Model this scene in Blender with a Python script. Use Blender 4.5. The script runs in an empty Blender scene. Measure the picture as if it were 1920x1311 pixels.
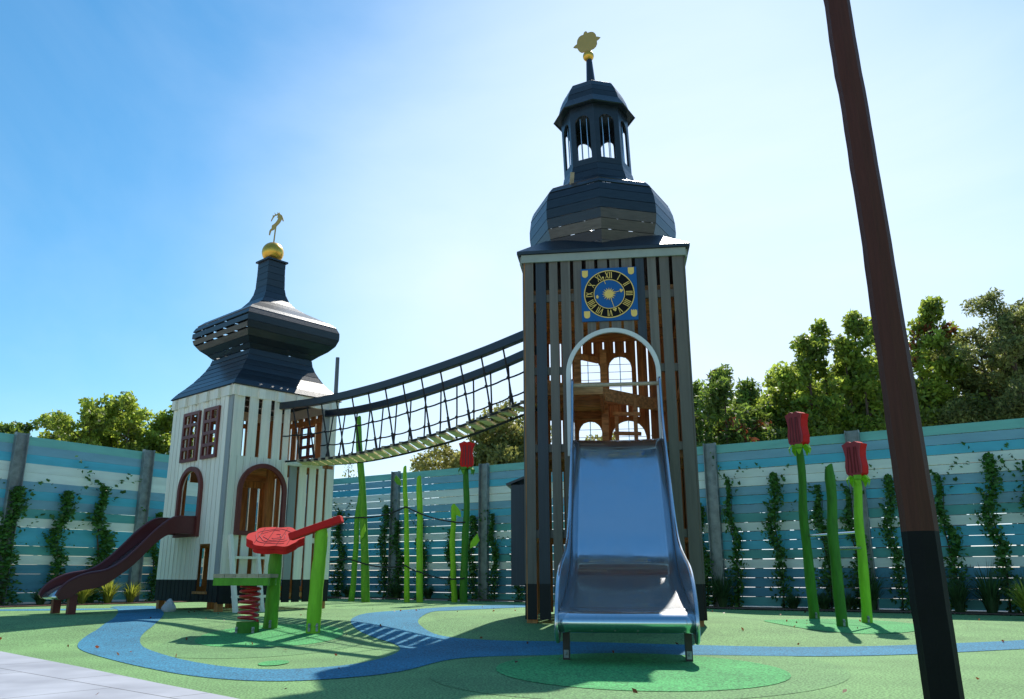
import bpy, math, random
import numpy as np
from mathutils import Vector, Matrix
from mathutils.geometry import tessellate_polygon
random.seed(4); rng = np.random.default_rng(4)
S = bpy.context.scene; C = S.collection
R = math.radians; PI = math.pi
sin, cos, sqrt = math.sin, math.cos, math.sqrt

# ---------------- camera, sky, sun, exposure ----------------
cd = bpy.data.cameras.new('camera'); cam = bpy.data.objects.new('camera', cd); C.objects.link(cam)
cam.location = (0, 0, 0.6); cam.rotation_euler = (R(90) + math.atan(425/1560), 0, 0)
cd.sensor_width = 36; cd.lens = 36*1560/1920; cd.shift_x = 25/1920
cd.clip_start = 0.05; cd.clip_end = 2000
S.camera = cam
SUN_AZ, SUN_EL = 19.0, 46.5
W = bpy.data.worlds.new('World'); S.world = W; W.use_nodes = True
wn = W.node_tree; bg = wn.nodes['Background']
sky = wn.nodes.new('ShaderNodeTexSky'); sky.sky_type = 'NISHITA'; sky.sun_disc = False
sky.sun_elevation = R(SUN_EL); sky.sun_rotation = R(SUN_AZ)
sky.air_density = 1.2; sky.dust_density = 0.2; sky.ozone_density = 4.5; sky.altitude = 0
# thin high veil of cloud: whitens the sky in soft wisps
tc = wn.nodes.new('ShaderNodeTexCoord'); mp = wn.nodes.new('ShaderNodeMapping'); mp.inputs['Scale'].default_value = (1.3, 1.3, 2.6)
mp.inputs['Rotation'].default_value = (0.3, 0.2, 0.6)
nz = wn.nodes.new('ShaderNodeTexNoise'); nz.inputs['Scale'].default_value = 1.5; nz.inputs['Detail'].default_value = 7; nz.inputs['Roughness'].default_value = .55; nz.inputs['Distortion'].default_value = .6
rp = wn.nodes.new('ShaderNodeValToRGB'); rp.color_ramp.elements[0].position = .40; rp.color_ramp.elements[1].position = .72
rp.color_ramp.elements[0].color = (0, 0, 0, 1); rp.color_ramp.elements[1].color = (.16, .16, .16, 1)
mx = wn.nodes.new('ShaderNodeMix'); mx.data_type = 'RGBA'
wn.links.new(tc.outputs['Generated'], mp.inputs['Vector']); wn.links.new(mp.outputs[0], nz.inputs['Vector'])
wn.links.new(nz.outputs['Fac'], rp.inputs[0])
# smooth brightening painted into the sky right of the clock tower, fading to the left
dt = wn.nodes.new('ShaderNodeVectorMath'); dt.operation = 'DOT_PRODUCT'; vb = Vector((sin(R(14))*cos(R(15)), cos(R(14))*cos(R(15)), sin(R(15))))
wn.links.new(tc.outputs['Generated'], dt.inputs[0]); dt.inputs[1].default_value = vb
mr = wn.nodes.new('ShaderNodeMapRange'); mr.interpolation_type = 'SMOOTHSTEP'; mr.inputs['From Min'].default_value = .80; mr.inputs['From Max'].default_value = .99; mr.inputs['To Max'].default_value = .70
wn.links.new(dt.outputs['Value'], mr.inputs['Value'])
ad = wn.nodes.new('ShaderNodeMath'); ad.operation = 'ADD'; ad.use_clamp = True
wn.links.new(rp.outputs[0], ad.inputs[0]); wn.links.new(mr.outputs[0], ad.inputs[1]); wn.links.new(ad.outputs[0], mx.inputs['Factor'])
hs = wn.nodes.new('ShaderNodeHueSaturation'); hs.inputs['Saturation'].default_value = 1.25; hs.inputs['Hue'].default_value = .488
wn.links.new(sky.outputs[0], hs.inputs['Color']); wn.links.new(hs.outputs[0], mx.inputs['A']); mx.inputs['B'].default_value = (6.3, 7.2, 8.4, 1)
wn.links.new(mx.outputs['Result'], bg.inputs['Color']); bg.inputs['Strength'].default_value = 0.115
sl = bpy.data.lights.new('sun', 'SUN'); sun = bpy.data.objects.new('sun', sl); C.objects.link(sun)
sl.energy = 4.5; sl.angle = R(0.53); sl.color = (1, .95, .86)
sd = Vector((sin(R(SUN_AZ))*cos(R(SUN_EL)), cos(R(SUN_AZ))*cos(R(SUN_EL)), sin(R(SUN_EL))))
sun.rotation_euler = sd.to_track_quat('Z', 'Y').to_euler(); sun.location = (5, 15, 20)
S.view_settings.view_transform = 'Standard'; S.view_settings.look = 'None'; S.view_settings.gamma = 1
S.view_settings.exposure = 0.45

# ---------------- materials ----------------
def mat(name, col, rough=.6, metal=0, var=.12, nscale=6, stretch=(1, 1, 1), island=0, bump=0, bscale=60, col2=None, spec=.5, coat=0, trans=0, speck=0):
    m = bpy.data.materials.new(name); m.use_nodes = True; nt = m.node_tree; N = nt.nodes; L = nt.links
    b = N['Principled BSDF']; b.inputs['Roughness'].default_value = rough; b.inputs['Metallic'].default_value = metal
    b.inputs['Specular IOR Level'].default_value = spec
    if coat: b.inputs['Coat Weight'].default_value = coat; b.inputs['Coat Roughness'].default_value = .15
    t = N.new('ShaderNodeTexCoord'); mpn = N.new('ShaderNodeMapping'); mpn.inputs['Scale'].default_value = stretch
    L.new(t.outputs['Object'], mpn.inputs['Vector'])
    n = N.new('ShaderNodeTexNoise'); n.inputs['Scale'].default_value = nscale; n.inputs['Detail'].default_value = 5; n.inputs['Roughness'].default_value = .6
    L.new(mpn.outputs[0], n.inputs['Vector'])
    r = N.new('ShaderNodeValToRGB'); r.color_ramp.elements[0].position = .3; r.color_ramp.elements[1].position = .7
    c = col; d = col2 or col
    r.color_ramp.elements[0].color = (*[max(0, x*(1-var)) for x in c], 1); r.color_ramp.elements[1].color = (*[min(1, x*(1+var)) for x in d], 1)
    L.new(n.outputs['Fac'], r.inputs[0]); out = r.outputs[0]
    if island:
        g = N.new('ShaderNodeNewGeometry'); mr = N.new('ShaderNodeMapRange'); mr.inputs['To Min'].default_value = 1-island; mr.inputs['To Max'].default_value = 1+island
        L.new(g.outputs['Random Per Island'], mr.inputs['Value'])
        h = N.new('ShaderNodeHueSaturation'); L.new(mr.outputs[0], h.inputs['Value']); L.new(out, h.inputs['Color']); out = h.outputs[0]
    if speck:
        n2 = N.new('ShaderNodeTexNoise'); n2.inputs['Scale'].default_value = 75; n2.inputs['Detail'].default_value = 1
        L.new(t.outputs['Object'], n2.inputs['Vector'])
        r2 = N.new('ShaderNodeValToRGB'); r2.color_ramp.elements[0].position = .35; r2.color_ramp.elements[1].position = .65
        r2.color_ramp.elements[0].color = (1-speck,)*3+(1,); r2.color_ramp.elements[1].color = (1+speck,)*3+(1,)
        L.new(n2.outputs['Fac'], r2.inputs[0])
        mm = N.new('ShaderNodeMix'); mm.data_type = 'RGBA'; mm.blend_type = 'MULTIPLY'; mm.inputs['Factor'].default_value = 1
        L.new(out, mm.inputs['A']); L.new(r2.outputs[0], mm.inputs['B']); out = mm.outputs['Result']
    L.new(out, b.inputs['Base Color'])
    if bump:
        n3 = N.new('ShaderNodeTexNoise'); n3.inputs['Scale'].default_value = bscale; n3.inputs['Detail'].default_value = 3
        L.new(mpn.outputs[0], n3.inputs['Vector'])
        bp = N.new('ShaderNodeBump'); bp.inputs['Strength'].default_value = bump; bp.inputs['Distance'].default_value = .01
        L.new(n3.outputs['Fac'], bp.inputs['Height']); L.new(bp.outputs[0], b.inputs['Normal'])
    if trans:
        tr = N.new('ShaderNodeBsdfTranslucent'); ms = N.new('ShaderNodeMixShader'); ms.inputs[0].default_value = trans
        hs = N.new('ShaderNodeHueSaturation'); hs.inputs['Value'].default_value = 1.7; hs.inputs['Hue'].default_value = .485; L.new(out, hs.inputs['Color'])
        L.new(hs.outputs[0], tr.inputs['Color'])
        L.new(b.outputs[0], ms.inputs[1]); L.new(tr.outputs[0], ms.inputs[2]); L.new(ms.outputs[0], N['Material Output'].inputs['Surface'])
    return m
VS = (14, 14, .7)
M = dict(
 grey=mat('grey_board', (.155, .137, .115), .6, spec=.25, stretch=VS, island=.16, bump=.15, var=.14, nscale=3),
 slate=mat('slate_board', (.035, .044, .054), .5, spec=.35, stretch=VS, island=.1, bump=.12, nscale=3),
 white=mat('white_board', (.86, .79, .65), .55, stretch=VS, island=.07, bump=.12, var=.08, nscale=3),
 palegrey=mat('pale_grey_board', (.30, .31, .30), .55, stretch=VS, bump=.12, var=.08, nscale=3),
 skirt=mat('black_skirting', (.016, .017, .017), .6, spec=.25, stretch=VS, island=.15, bump=.15, nscale=3),
 natural=mat('natural_pine', (.38, .15, .038), .6, stretch=(9, 9, .8), island=.25, bump=.15, var=.35, nscale=3, col2=(.46, .20, .06)),
 naturalh=mat('natural_pine_beam', (.40, .165, .045), .6, stretch=(1.5, 9, 9), island=.2, bump=.15, var=.35, nscale=3, col2=(.58, .28, .10)),
 roof=mat('dark_roof_paint', (.013, .021, .030), .33, stretch=(1.5, 1.5, 9), island=.25, bump=.12, var=.25, nscale=4),
 roofbrown=mat('brown_roof_paint', (.085, .072, .058), .5, stretch=(1.5, 1.5, 9), island=.25, bump=.12, var=.3, nscale=4),  # browner roof tone; on the onion dome it paints in reflected sunlight
 rail=mat('dark_rail_paint', (.012, .020, .034), .35, bump=.1, var=.2),
 maroon=mat('maroon_paint', (.15, .028, .020), .45, var=.15),
 maroonslide=mat('maroon_plastic', (.105, .020, .018), .33, var=.08),
 whitetrim=mat('white_trim', (.62, .63, .60), .45, var=.05),
 greentrim=mat('pale_trim', (.30, .32, .27), .5, var=.1),
 gold=mat('gold', (.78, .44, .07), .33, metal=.85, var=.1),
 goldpaint=mat('gold_paint', (.88, .56, .13), .45, metal=.2, var=.08),
 vane=mat('vane_gold', (.50, .33, .10), .45, metal=.5, var=.08),
 blue=mat('clock_blue', (.008, .10, .30), .5, spec=.25, var=.06),
 black=mat('clock_black', (.006, .005, .005), .6, spec=.15, var=.1),
 steel=mat('brushed_steel', (.50, .62, .69), .07, metal=1, var=.05, nscale=14, stretch=(8, .6, 1), bump=.03, bscale=5),
 steel2=mat('satin_steel', (.58, .60, .63), .18, metal=1, var=.04),
 galv=mat('galvanised', (.24, .27, .27), .5, metal=.4, var=.28, nscale=9, bump=.05),
 blackmetal=mat('black_metal', (.012, .012, .013), .4, var=.1),
 rope=mat('black_rope', (.010, .010, .012), .7, var=.2),
 plank=mat('bridge_plank', (.72, .58, .26), .65, stretch=(3, 3, 3), island=.22, var=.25, bump=.1),
 plankend=mat('weathered_plank', (.34, .27, .18), .7, stretch=(3, 3, 3), island=.2, var=.25, bump=.1),
 red=mat('red_plastic', (.60, .016, .014), .7, var=.08, spec=.2),
 darkred=mat('dark_red_plastic', (.16, .008, .012), .45, var=.1),
 pinkred=mat('pale_red_plastic', (.36, .05, .065), .7, var=.1, spec=.25),
 springred=mat('red_powder_coat', (.42, .012, .018), .3, var=.08),
 lime=mat('lime_paint', (.23, .50, .02), .6, spec=.3, var=.15, stretch=(4, 4, .8), bump=.1),
 leafgreen=mat('leaf_green_paint', (.10, .29, .018), .6, spec=.3, var=.22, stretch=(4, 4, .8), bump=.1),
 deepgreen=mat('deep_green_paint', (.042, .17, .010), .6, spec=.3, var=.25, stretch=(4, 4, .8), bump=.1),
 rub=mat('rubber_green', (.145, .29, .095), .9, var=.2, nscale=1.1, speck=.5, bump=.5, bscale=200),
 rub2=mat('rubber_sage_green', (.125, .265, .088), .9, var=.2, nscale=1.1, speck=.5, bump=.5, bscale=200),
 rub3=mat('rubber_bright_green', (.055, .32, .085), .9, var=.2, nscale=1.1, speck=.5, bump=.5, bscale=200),
 rubb=mat('rubber_blue', (.020, .175, .285), .9, var=.2, nscale=1.1, speck=.5, bump=.5, bscale=200),
 mulch=mat('bark_mulch', (.10, .045, .022), .95, var=.6, nscale=18, bump=1, bscale=30, col2=(.16, .085, .05)),
 gravel=mat('pale_gravel', (.38, .36, .33), .95, var=.2, nscale=.4, bump=.3),
 lampgrey=mat('lamp_grey', (.10, .11, .12), .5, metal=.3, var=.05),
 bark=mat('bark', (.09, .06, .04), .9, var=.4, nscale=12, bump=.5),
 stone=mat('white_stone', (.55, .56, .58), .8, var=.12, nscale=20, bump=.4),
 pole=mat('rust_brown_pole', (.070, .024, .016), .65, var=.16, nscale=6, stretch=(9, 9, .5), bump=.35, bscale=25, spec=.2),
 poleblack=mat('black_pole_base', (.006, .006, .007), .7, var=.2, bump=.15, spec=.15),
 f_teal=mat('fence_teal', (.18, .48, .43), .5, var=.12, nscale=2.5, stretch=(.6, .6, 3), island=.05),
 f_steel=mat('fence_steel_blue', (.19, .38, .48), .5, var=.12, nscale=2.5, stretch=(.6, .6, 3), island=.06),
 f_blue=mat('fence_bright_blue', (.08, .43, .57), .5, var=.12, nscale=2.5, stretch=(.6, .6, 3), island=.06),
 f_white=mat('fence_pale', (.76, .82, .75), .5, var=.10, nscale=2.5, stretch=(.6, .6, 3), island=.05),
 f_dark=mat('fence_deep_blue', (.07, .26, .36), .5, var=.12, nscale=2.5, stretch=(.6, .6, 3), island=.06),
 f_green=mat('fence_sea_green', (.09, .36, .34), .5, var=.12, nscale=2.5, stretch=(.6, .6, 3), island=.05),
 f_base=mat('fence_white_base', (.6, .6, .6), .5, var=.05, nscale=2.5, stretch=(.6, .6, 3)),
 vine=mat('vine_leaf', (.07, .19, .03), .45, var=.4, island=.45, nscale=3, trans=.35, col2=(.05, .14, .02)),
 grassy=mat('yellow_grass', (.26, .30, .04), .6, var=.3, island=.4, trans=.4),
 grassg=mat('green_grass', (.05, .11, .03), .6, var=.3, island=.4, trans=.35),
 leafA=mat('leaf_maple', (.12, .20, .028), .5, var=.4, island=.5, nscale=.9, trans=.55, col2=(.22, .29, .04)),
 leafB=mat('leaf_ailanthus', (.07, .13, .022), .5, var=.45, island=.5, nscale=.9, trans=.5, col2=(.12, .19, .028)),
 leafC=mat('leaf_willow', (.12, .155, .045), .5, var=.4, island=.45, nscale=.9, trans=.5, col2=(.18, .21, .06)),
 leafD=mat('leaf_yellow', (.20, .26, .07), .5, var=.4, island=.45, nscale=.8, trans=.45, col2=(.22, .21, .05)),
 leafR=mat('leaf_rust', (.16, .055, .016), .5, var=.4, island=.4, nscale=.9, trans=.4),
)
def brushed(m, share, rough):
    nt = m.node_tree; N = nt.nodes; L = nt.links; g = N.new('ShaderNodeBsdfAnisotropic') if False else N.new('ShaderNodeBsdfGlossy')
    g.inputs['Roughness'].default_value = rough; g.inputs['Color'].default_value = (.62, .63, .65, 1)
    ms = N.new('ShaderNodeMixShader'); ms.inputs[0].default_value = share; b = N['Principled BSDF']
    L.new(b.outputs[0], ms.inputs[1]); L.new(g.outputs[0], ms.inputs[2]); L.new(ms.outputs[0], N['Material Output'].inputs['Surface'])
def smudge(m, lo, hi, sc):
    nt = m.node_tree; N = nt.nodes; L = nt.links; t = N.new('ShaderNodeTexCoord'); outs = []
    for (scale, st) in ((sc, (1, 1, 1)), (40, (6, .25, .25))):
        mp_ = N.new('ShaderNodeMapping'); mp_.inputs['Scale'].default_value = st; n = N.new('ShaderNodeTexNoise'); n.inputs['Scale'].default_value = scale; n.inputs['Detail'].default_value = 6
        L.new(t.outputs['Object'], mp_.inputs[0]); L.new(mp_.outputs[0], n.inputs['Vector']); outs.append(n.outputs['Fac'])
    ad_ = N.new('ShaderNodeMath'); ad_.operation = 'MULTIPLY'; L.new(outs[0], ad_.inputs[0]); L.new(outs[1], ad_.inputs[1])
    r = N.new('ShaderNodeMapRange'); r.inputs['From Min'].default_value = .15; r.inputs['From Max'].default_value = .38; r.inputs['To Min'].default_value = lo; r.inputs['To Max'].default_value = hi
    L.new(ad_.outputs[0], r.inputs['Value']); L.new(r.outputs[0], N['Principled BSDF'].inputs['Roughness'])
smudge(M['steel'], .03, .22, 5)
brushed(M['steel'], .22, .45); brushed(M['steel2'], .15, .45)
def paving_mat():
    m = bpy.data.materials.new('grey_paving'); m.use_nodes = True; N = m.node_tree.nodes; L = m.node_tree.links; b = N['Principled BSDF']
    t = N.new('ShaderNodeTexCoord'); mpn = N.new('ShaderNodeMapping'); mpn.inputs['Rotation'].default_value = (0, 0, R(40))
    br = N.new('ShaderNodeTexBrick'); br.inputs['Scale'].default_value = 1; br.inputs['Brick Width'].default_value = 1.2; br.inputs['Row Height'].default_value = .6
    br.inputs['Mortar Size'].default_value = .006; br.inputs['Color1'].default_value = (.40, .41, .45, 1); br.inputs['Color2'].default_value = (.34, .35, .39, 1); br.inputs['Mortar'].default_value = (.12, .12, .12, 1)
    n = N.new('ShaderNodeTexNoise'); n.inputs['Scale'].default_value = 2.2; n.inputs['Detail'].default_value = 6
    r = N.new('ShaderNodeValToRGB'); r.color_ramp.elements[0].position = .3; r.color_ramp.elements[0].color = (.72, .72, .74, 1); r.color_ramp.elements[1].position = .7; r.color_ramp.elements[1].color = (1.1, 1.1, 1.1, 1)
    mm = N.new('ShaderNodeMix'); mm.data_type = 'RGBA'; mm.blend_type = 'MULTIPLY'; mm.inputs['Factor'].default_value = 1
    L.new(t.outputs['Object'], mpn.inputs[0]); L.new(mpn.outputs[0], br.inputs['Vector']); L.new(t.outputs['Object'], n.inputs['Vector']); L.new(n.outputs['Fac'], r.inputs[0])
    L.new(br.outputs['Color'], mm.inputs['A']); L.new(r.outputs[0], mm.inputs['B']); L.new(mm.outputs['Result'], b.inputs['Base Color']); b.inputs['Roughness'].default_value = .7
    return m
M['paving'] = paving_mat()

# ---------------- helpers ----------------
class MB:
    def __init__(s): s.v = []; s.f = []; s.m = []
    def face(s, pts, mi=0):
        b = len(s.v); s.v += [tuple(p) for p in pts]; s.f.append(tuple(range(b, b+len(pts)))); s.m.append(mi)
    def raw(s, vs, fs, mi=0):
        b = len(s.v); s.v += [tuple(p) for p in vs]
        for f in fs: s.f.append(tuple(b+i for i in f)); s.m.append(mi)
    def box(s, c, d, mi=0, rot=None):
        vs = [Vector((x*d[0]/2, y*d[1]/2, z*d[2]/2)) for x in (-1, 1) for y in (-1, 1) for z in (-1, 1)]
        if rot is not None: vs = [rot @ v for v in vs]
        c = Vector(c); s.raw([v+c for v in vs], [(0, 1, 3, 2), (4, 6, 7, 5), (0, 4, 5, 1), (2, 3, 7, 6), (0, 2, 6, 4), (1, 5, 7, 3)], mi)
    def b2(s, a, b, mi=0): s.box([(a[i]+b[i])/2 for i in range(3)], [abs(b[i]-a[i]) for i in range(3)], mi)
    def bar(s, a, b, w, h, mi=0, up=(0, 0, 1)):
        a = Vector(a); b = Vector(b); d = (b-a); L = d.length; d.normalize(); u = Vector(up)
        if abs(d.dot(u)) > .98: u = Vector((0, 1, 0))
        x = d.cross(u).normalized(); z = x.cross(d)
        s.box((a+b)/2, (w, L, h), mi, Matrix((x, d, z)).transposed())
    def extr(s, loops, F, d0, d1, mi=0, mside=None, mback=None):
        # loops: outer then holes, 2D; F(u,v,d)->3D
        lp = [[Vector((p[0], p[1], 0)) for p in l] for l in loops]
        flat = [p for l in lp for p in l]; tri = tessellate_polygon(lp); n = len(flat)
        vs = [F(p.x, p.y, d1) for p in flat] + [F(p.x, p.y, d0) for p in flat]
        b = len(s.v); s.v += [tuple(p) for p in vs]
        for t in tri:
            s.f.append((b+t[0], b+t[1], b+t[2])); s.m.append(mi)
            s.f.append((b+n+t[2], b+n+t[1], b+n+t[0])); s.m.append(mi if mback is None else mback)
        o = 0
        for l in lp:
            k = len(l)
            for i in range(k):
                j = (i+1) % k; s.f.append((b+o+i, b+o+j, b+n+o+j, b+n+o+i)); s.m.append(mi if mside is None else mside)
            o += k
    def tube(s, pts, r, mi=0, n=8, cap=True):
        pts = [Vector(p) for p in pts]; rs = r if isinstance(r, (list, tuple)) else [r]*len(pts)
        rings = []; pu = None
        for i, p in enumerate(pts):
            d = (pts[min(i+1, len(pts)-1)]-pts[max(i-1, 0)]).normalized()
            if pu is None: pu = Vector((1, 0, 0)) if abs(d.x) < .9 else Vector((0, 1, 0))
            x = (pu - d*pu.dot(d)).normalized(); y = d.cross(x); pu = x
            rings.append([p + (x*cos(2*PI*k/n)+y*sin(2*PI*k/n))*rs[i] for k in range(n)])
        fs = []
        for i in range(len(pts)-1):
            for k in range(n): fs.append((i*n+k, i*n+(k+1) % n, (i+1)*n+(k+1) % n, (i+1)*n+k))
        if cap: fs.append(tuple(range(n-1, -1, -1))); fs.append(tuple((len(pts)-1)*n+k for k in range(n)))
        s.raw([v for r_ in rings for v in r_], fs, mi)
    def ball(s, c, r, mi=0, n=24, h=14):
        c = Vector(c); vs = []; fs = []
        for i in range(h+1):
            a = PI*i/h
            for k in range(n): vs.append(c+Vector((r*sin(a)*cos(2*PI*k/n), r*sin(a)*sin(2*PI*k/n), r*cos(a))))
        for i in range(h):
            for k in range(n): fs.append((i*n+k, (i+1)*n+k, (i+1)*n+(k+1) % n, i*n+(k+1) % n))
        s.raw(vs, fs, mi)
    def build(s, name, mats, parent=None, smooth=False, off=None, label=None):
        me = bpy.data.meshes.new(name); vs = s.v
        if off is not None: vs = [(v[0]-off[0], v[1]-off[1], v[2]-off[2]) for v in vs]
        me.from_pydata(vs, [], s.f)
        if not isinstance(mats, (list, tuple)): mats = [mats]
        for m in mats: me.materials.append(M[m])
        me.polygons.foreach_set('material_index', s.m)
        me.update()
        if smooth:
            me.polygons.foreach_set('use_smooth', [True]*len(me.polygons)); me.set_sharp_from_angle(angle=R(38))
        o = bpy.data.objects.new(name, me); C.objects.link(o)
        if parent: o.parent = parent
        if label: o['label'] = label
        return o
def fixn(o):
    import bmesh
    b = bmesh.new(); b.from_mesh(o.data); bmesh.ops.recalc_face_normals(b, faces=b.faces); b.to_mesh(o.data); b.free(); return o
def thing(name, label, cat, loc=(0, 0, 0), rz=0, group=None):
    o = bpy.data.objects.new(name, None); C.objects.link(o); o.location = loc; o.rotation_euler = (0, 0, rz); o.empty_display_size = .2
    return tag(o, label, cat, group)
def tag(o, label, cat, group=None, kind=None):
    o['label'] = label; o['category'] = cat
    if group: o['group'] = group
    if kind: o['kind'] = kind
    return o
def struct(o, label, cat): return tag(o, label, cat, None, 'structure')
def arc(uc, zc, r, a0, a1, n=16, rz=None):
    rz = rz or r
    return [(uc+r*cos(R(a0+(a1-a0)*i/n)), zc+rz*sin(R(a0+(a1-a0)*i/n))) for i in range(n+1)]
def archpoly(u0, u1, z0, z1):
    r = (u1-u0)/2; return [(u0, z0), (u1, z0)] + arc((u0+u1)/2, z1-r, r, 0, 180)
def sides(h):
    return dict(front=lambda u, z, d: (u, -h-d, z), left=lambda u, z, d: (-h-d, u, z), right=lambda u, z, d: (h+d, u, z), back=lambda u, z, d: (u, h+d, z))
def wall(mb, F, boards, holes, t=.022):
    # boards (u0,u1,z0,z1,mi); holes (kind,u0,u1,z0,z1); inner and side faces take the next material (natural pine = last slot)
    for (u0, u1, z0, z1, mi, mn) in boards:
        cuts = {u0, u1}
        for (k, a, b, c, d) in holes:
            for q in (a, b):
                if u0 < q < u1: cuts.add(q)
            if k == 'arch' and b > u0 and a < u1:
                for i in range(1, 5): cuts.add(u0+(u1-u0)*i/5)
        cuts = sorted(cuts)
        segs = []
        for i in range(len(cuts)-1):
            a, b = cuts[i], cuts[i+1]; mid = (a+b)/2; iv = [((z0, z0), (z1, z1))]
            for (k, ha, hb, hc, hd) in holes:
                if ha < mid < hb:
                    if k == 'arch':
                        r = (hb-ha)/2; c = (ha+hb)/2; top = lambda u: hd-r+sqrt(max(0, r*r-(u-c)**2))
                    else: top = lambda u: hd
                    ta, tb = top(a), top(b); new = []
                    for (lo, hi) in iv:
                        if hi[0] <= hc or lo[0] >= max(ta, tb): new.append((lo, hi)); continue
                        if lo[0] < hc: new.append((lo, (hc, hc)))
                        if hi[0] > max(ta, tb): new.append(((ta, tb), hi))
                    iv = new
            segs.append((a, b, iv))
        # merge plain segments
        out = []
        for (a, b, iv) in segs:
            if out and out[-1][2] == iv and len(iv) == 1 and iv[0][0][0] == iv[0][0][1]: out[-1] = (out[-1][0], b, iv)
            else: out.append((a, b, iv))
        for (a, b, iv) in out:
            for (lo, hi) in iv:
                mb.extr([[(a, lo[0]), (b, lo[1]), (b, hi[1]), (a, hi[0])]], F, 0, t, mi, mi, mn)
def ring_boards(mb, prof, n, a0, cx=lambda z: 0, t=.018, gaps=None, mi=0, wmap=None):
    # horizontal roof boards round an n-sided plan; prof (z, radius) ; gaps {(row, side): gap}
    for i in range(len(prof)-1):
        (z0, r0), (z1, r1) = prof[i], prof[i+1]
        for k in range(n):
            g = .006
            if gaps: g = gaps(i, k)
            a, b = a0+2*PI*k/n, a0+2*PI*(k+1)/n
            e = 1-g/max(.02, math.hypot(z1-z0, r1-r0))
            zt, rt = z0+(z1-z0)*e, r0+(r1-r0)*e
            dn = Vector((z1-z0, 0, -(r1-r0))).normalized()  # outward radial,z
            jit = random.uniform(0, .004)
            def pt(r, z, ang, q): rr = r-dn.x*q+jit; return (rr*cos(ang)+cx(z), rr*sin(ang), z-dn.z*q)
            vs = [pt(r0, z0, a, 0), pt(r0, z0, b, 0), pt(rt, zt, b, 0), pt(rt, zt, a, 0), pt(r0, z0, a, t), pt(r0, z0, b, t), pt(rt, zt, b, t), pt(rt, zt, a, t)]
            m_ = wmap(i, k) if wmap else mi
            mb.raw(vs, [(0, 1, 2, 3), (7, 6, 5, 4), (0, 4, 5, 1), (3, 2, 6, 7), (1, 5, 6, 2), (0, 3, 7, 4)], m_)
def ss(v): v = max(0, min(1, v)); return v*v*(3-2*v)
def T(x, y): return .11*ss((y-7.6)/2.2)*(1-.45*ss((x-2.6)/1.2)) + .05*math.exp(-((x+.6)**2+(y-11)**2)/1.7)

# ---------------- ground ----------------
import bmesh
def sheet(name, poly, m, dz, step=.2, smooth=True):
    bm = bmesh.new(); bv = [bm.verts.new((x, y, 0)) for x, y in poly]
    for t in tessellate_polygon([[Vector((x, y, 0)) for x, y in poly]]): bm.faces.new([bv[i] for i in t])
    xs = [p[0] for p in poly]; ys = [p[1] for p in poly]
    for ax, lo, hi in ((0, min(xs), max(xs)), (1, min(ys), max(ys))):
        q = math.ceil(lo/step)*step
        while q < hi:
            bmesh.ops.bisect_plane(bm, geom=bm.verts[:]+bm.edges[:]+bm.faces[:], plane_co=(q, 0, 0) if ax == 0 else (0, q, 0), plane_no=(1, 0, 0) if ax == 0 else (0, 1, 0)); q += step
    for v in bm.verts: v.co.z = T(v.co.x, v.co.y)+dz
    bmesh.ops.recalc_face_normals(bm, faces=bm.faces)
    if sum(f.normal.z for f in bm.faces) < 0: bmesh.ops.reverse_faces(bm, faces=bm.faces)
    me = bpy.data.meshes.new(name); bm.to_mesh(me); bm.free(); me.materials.append(M[m])
    me.polygons.foreach_set('use_smooth', [True]*len(me.polygons))
    o = bpy.data.objects.new(name, me); C.objects.link(o); return o
def smoothpoly(p, k=2):
    for _ in range(k):
        q = []
        for i in range(len(p)):
            a, b = p[i], p[(i+1) % len(p)]
            q += [(a[0]*.75+b[0]*.25, a[1]*.75+b[1]*.25), (a[0]*.25+b[0]*.75, a[1]*.25+b[1]*.75)]
        p = q
    return p
def ell(cx, cy, rx, ry, n=48, rot=0):
    return [(cx+rx*cos(a)*cos(rot)-ry*sin(a)*sin(rot), cy+rx*cos(a)*sin(rot)+ry*sin(a)*cos(rot)) for a in [2*PI*i/n for i in range(n)]]
# fence lines: right y=18.39-.68x ; left y=27.7+1.488x ; corner
CORN = (-4.3, 21.3)
def FR(x, off=0): n = (.562, .827); return (x-n[0]*off, 18.39-.68*x-n[1]*off)
def FL(x, off=0): n = (.830, -.558); return (x+n[0]*off, 27.7+1.488*x+n[1]*off)
BED = .95
ci = None
def isect(o1, o2):
    # inset corner
    a = FR(0, o1); b = FL(-6, o2); x = (b[1]-a[1]-1.488*b[0]+.68*a[0])/(-.68-1.488); return (x, a[1]-.68*(x-a[0]))
ic = isect(BED, BED)
mb = MB(); mb.face([(-400, -400, -.16), (400, -400, -.16), (400, 600, -.16), (-400, 600, -.16)])
struct(mb.build('ground', 'gravel'), 'pale open ground stretching away beyond the fence', 'ground')
rubp = [(-14, -6), (14, -6), FR(13.5, BED), FR(5, BED), ic, FL(-7, BED), FL(-12, BED)]
struct(sheet('rubber_surface', rubp, 'rub', 0), 'light green speckled rubber play surface with gentle mounds', 'play surface')
struct(sheet('planting_bed', [FR(13.5, BED+.02), FR(13.5, -.15), (CORN[0], CORN[1]+.1), FL(-12, -.15), FL(-12, BED+.02), FL(-7, BED+.02), (ic[0], ic[1]-.02), FR(5, BED+.02)], 'mulch', .015), 'brown bark mulch bed along the foot of the fence', 'planting bed')
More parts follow.
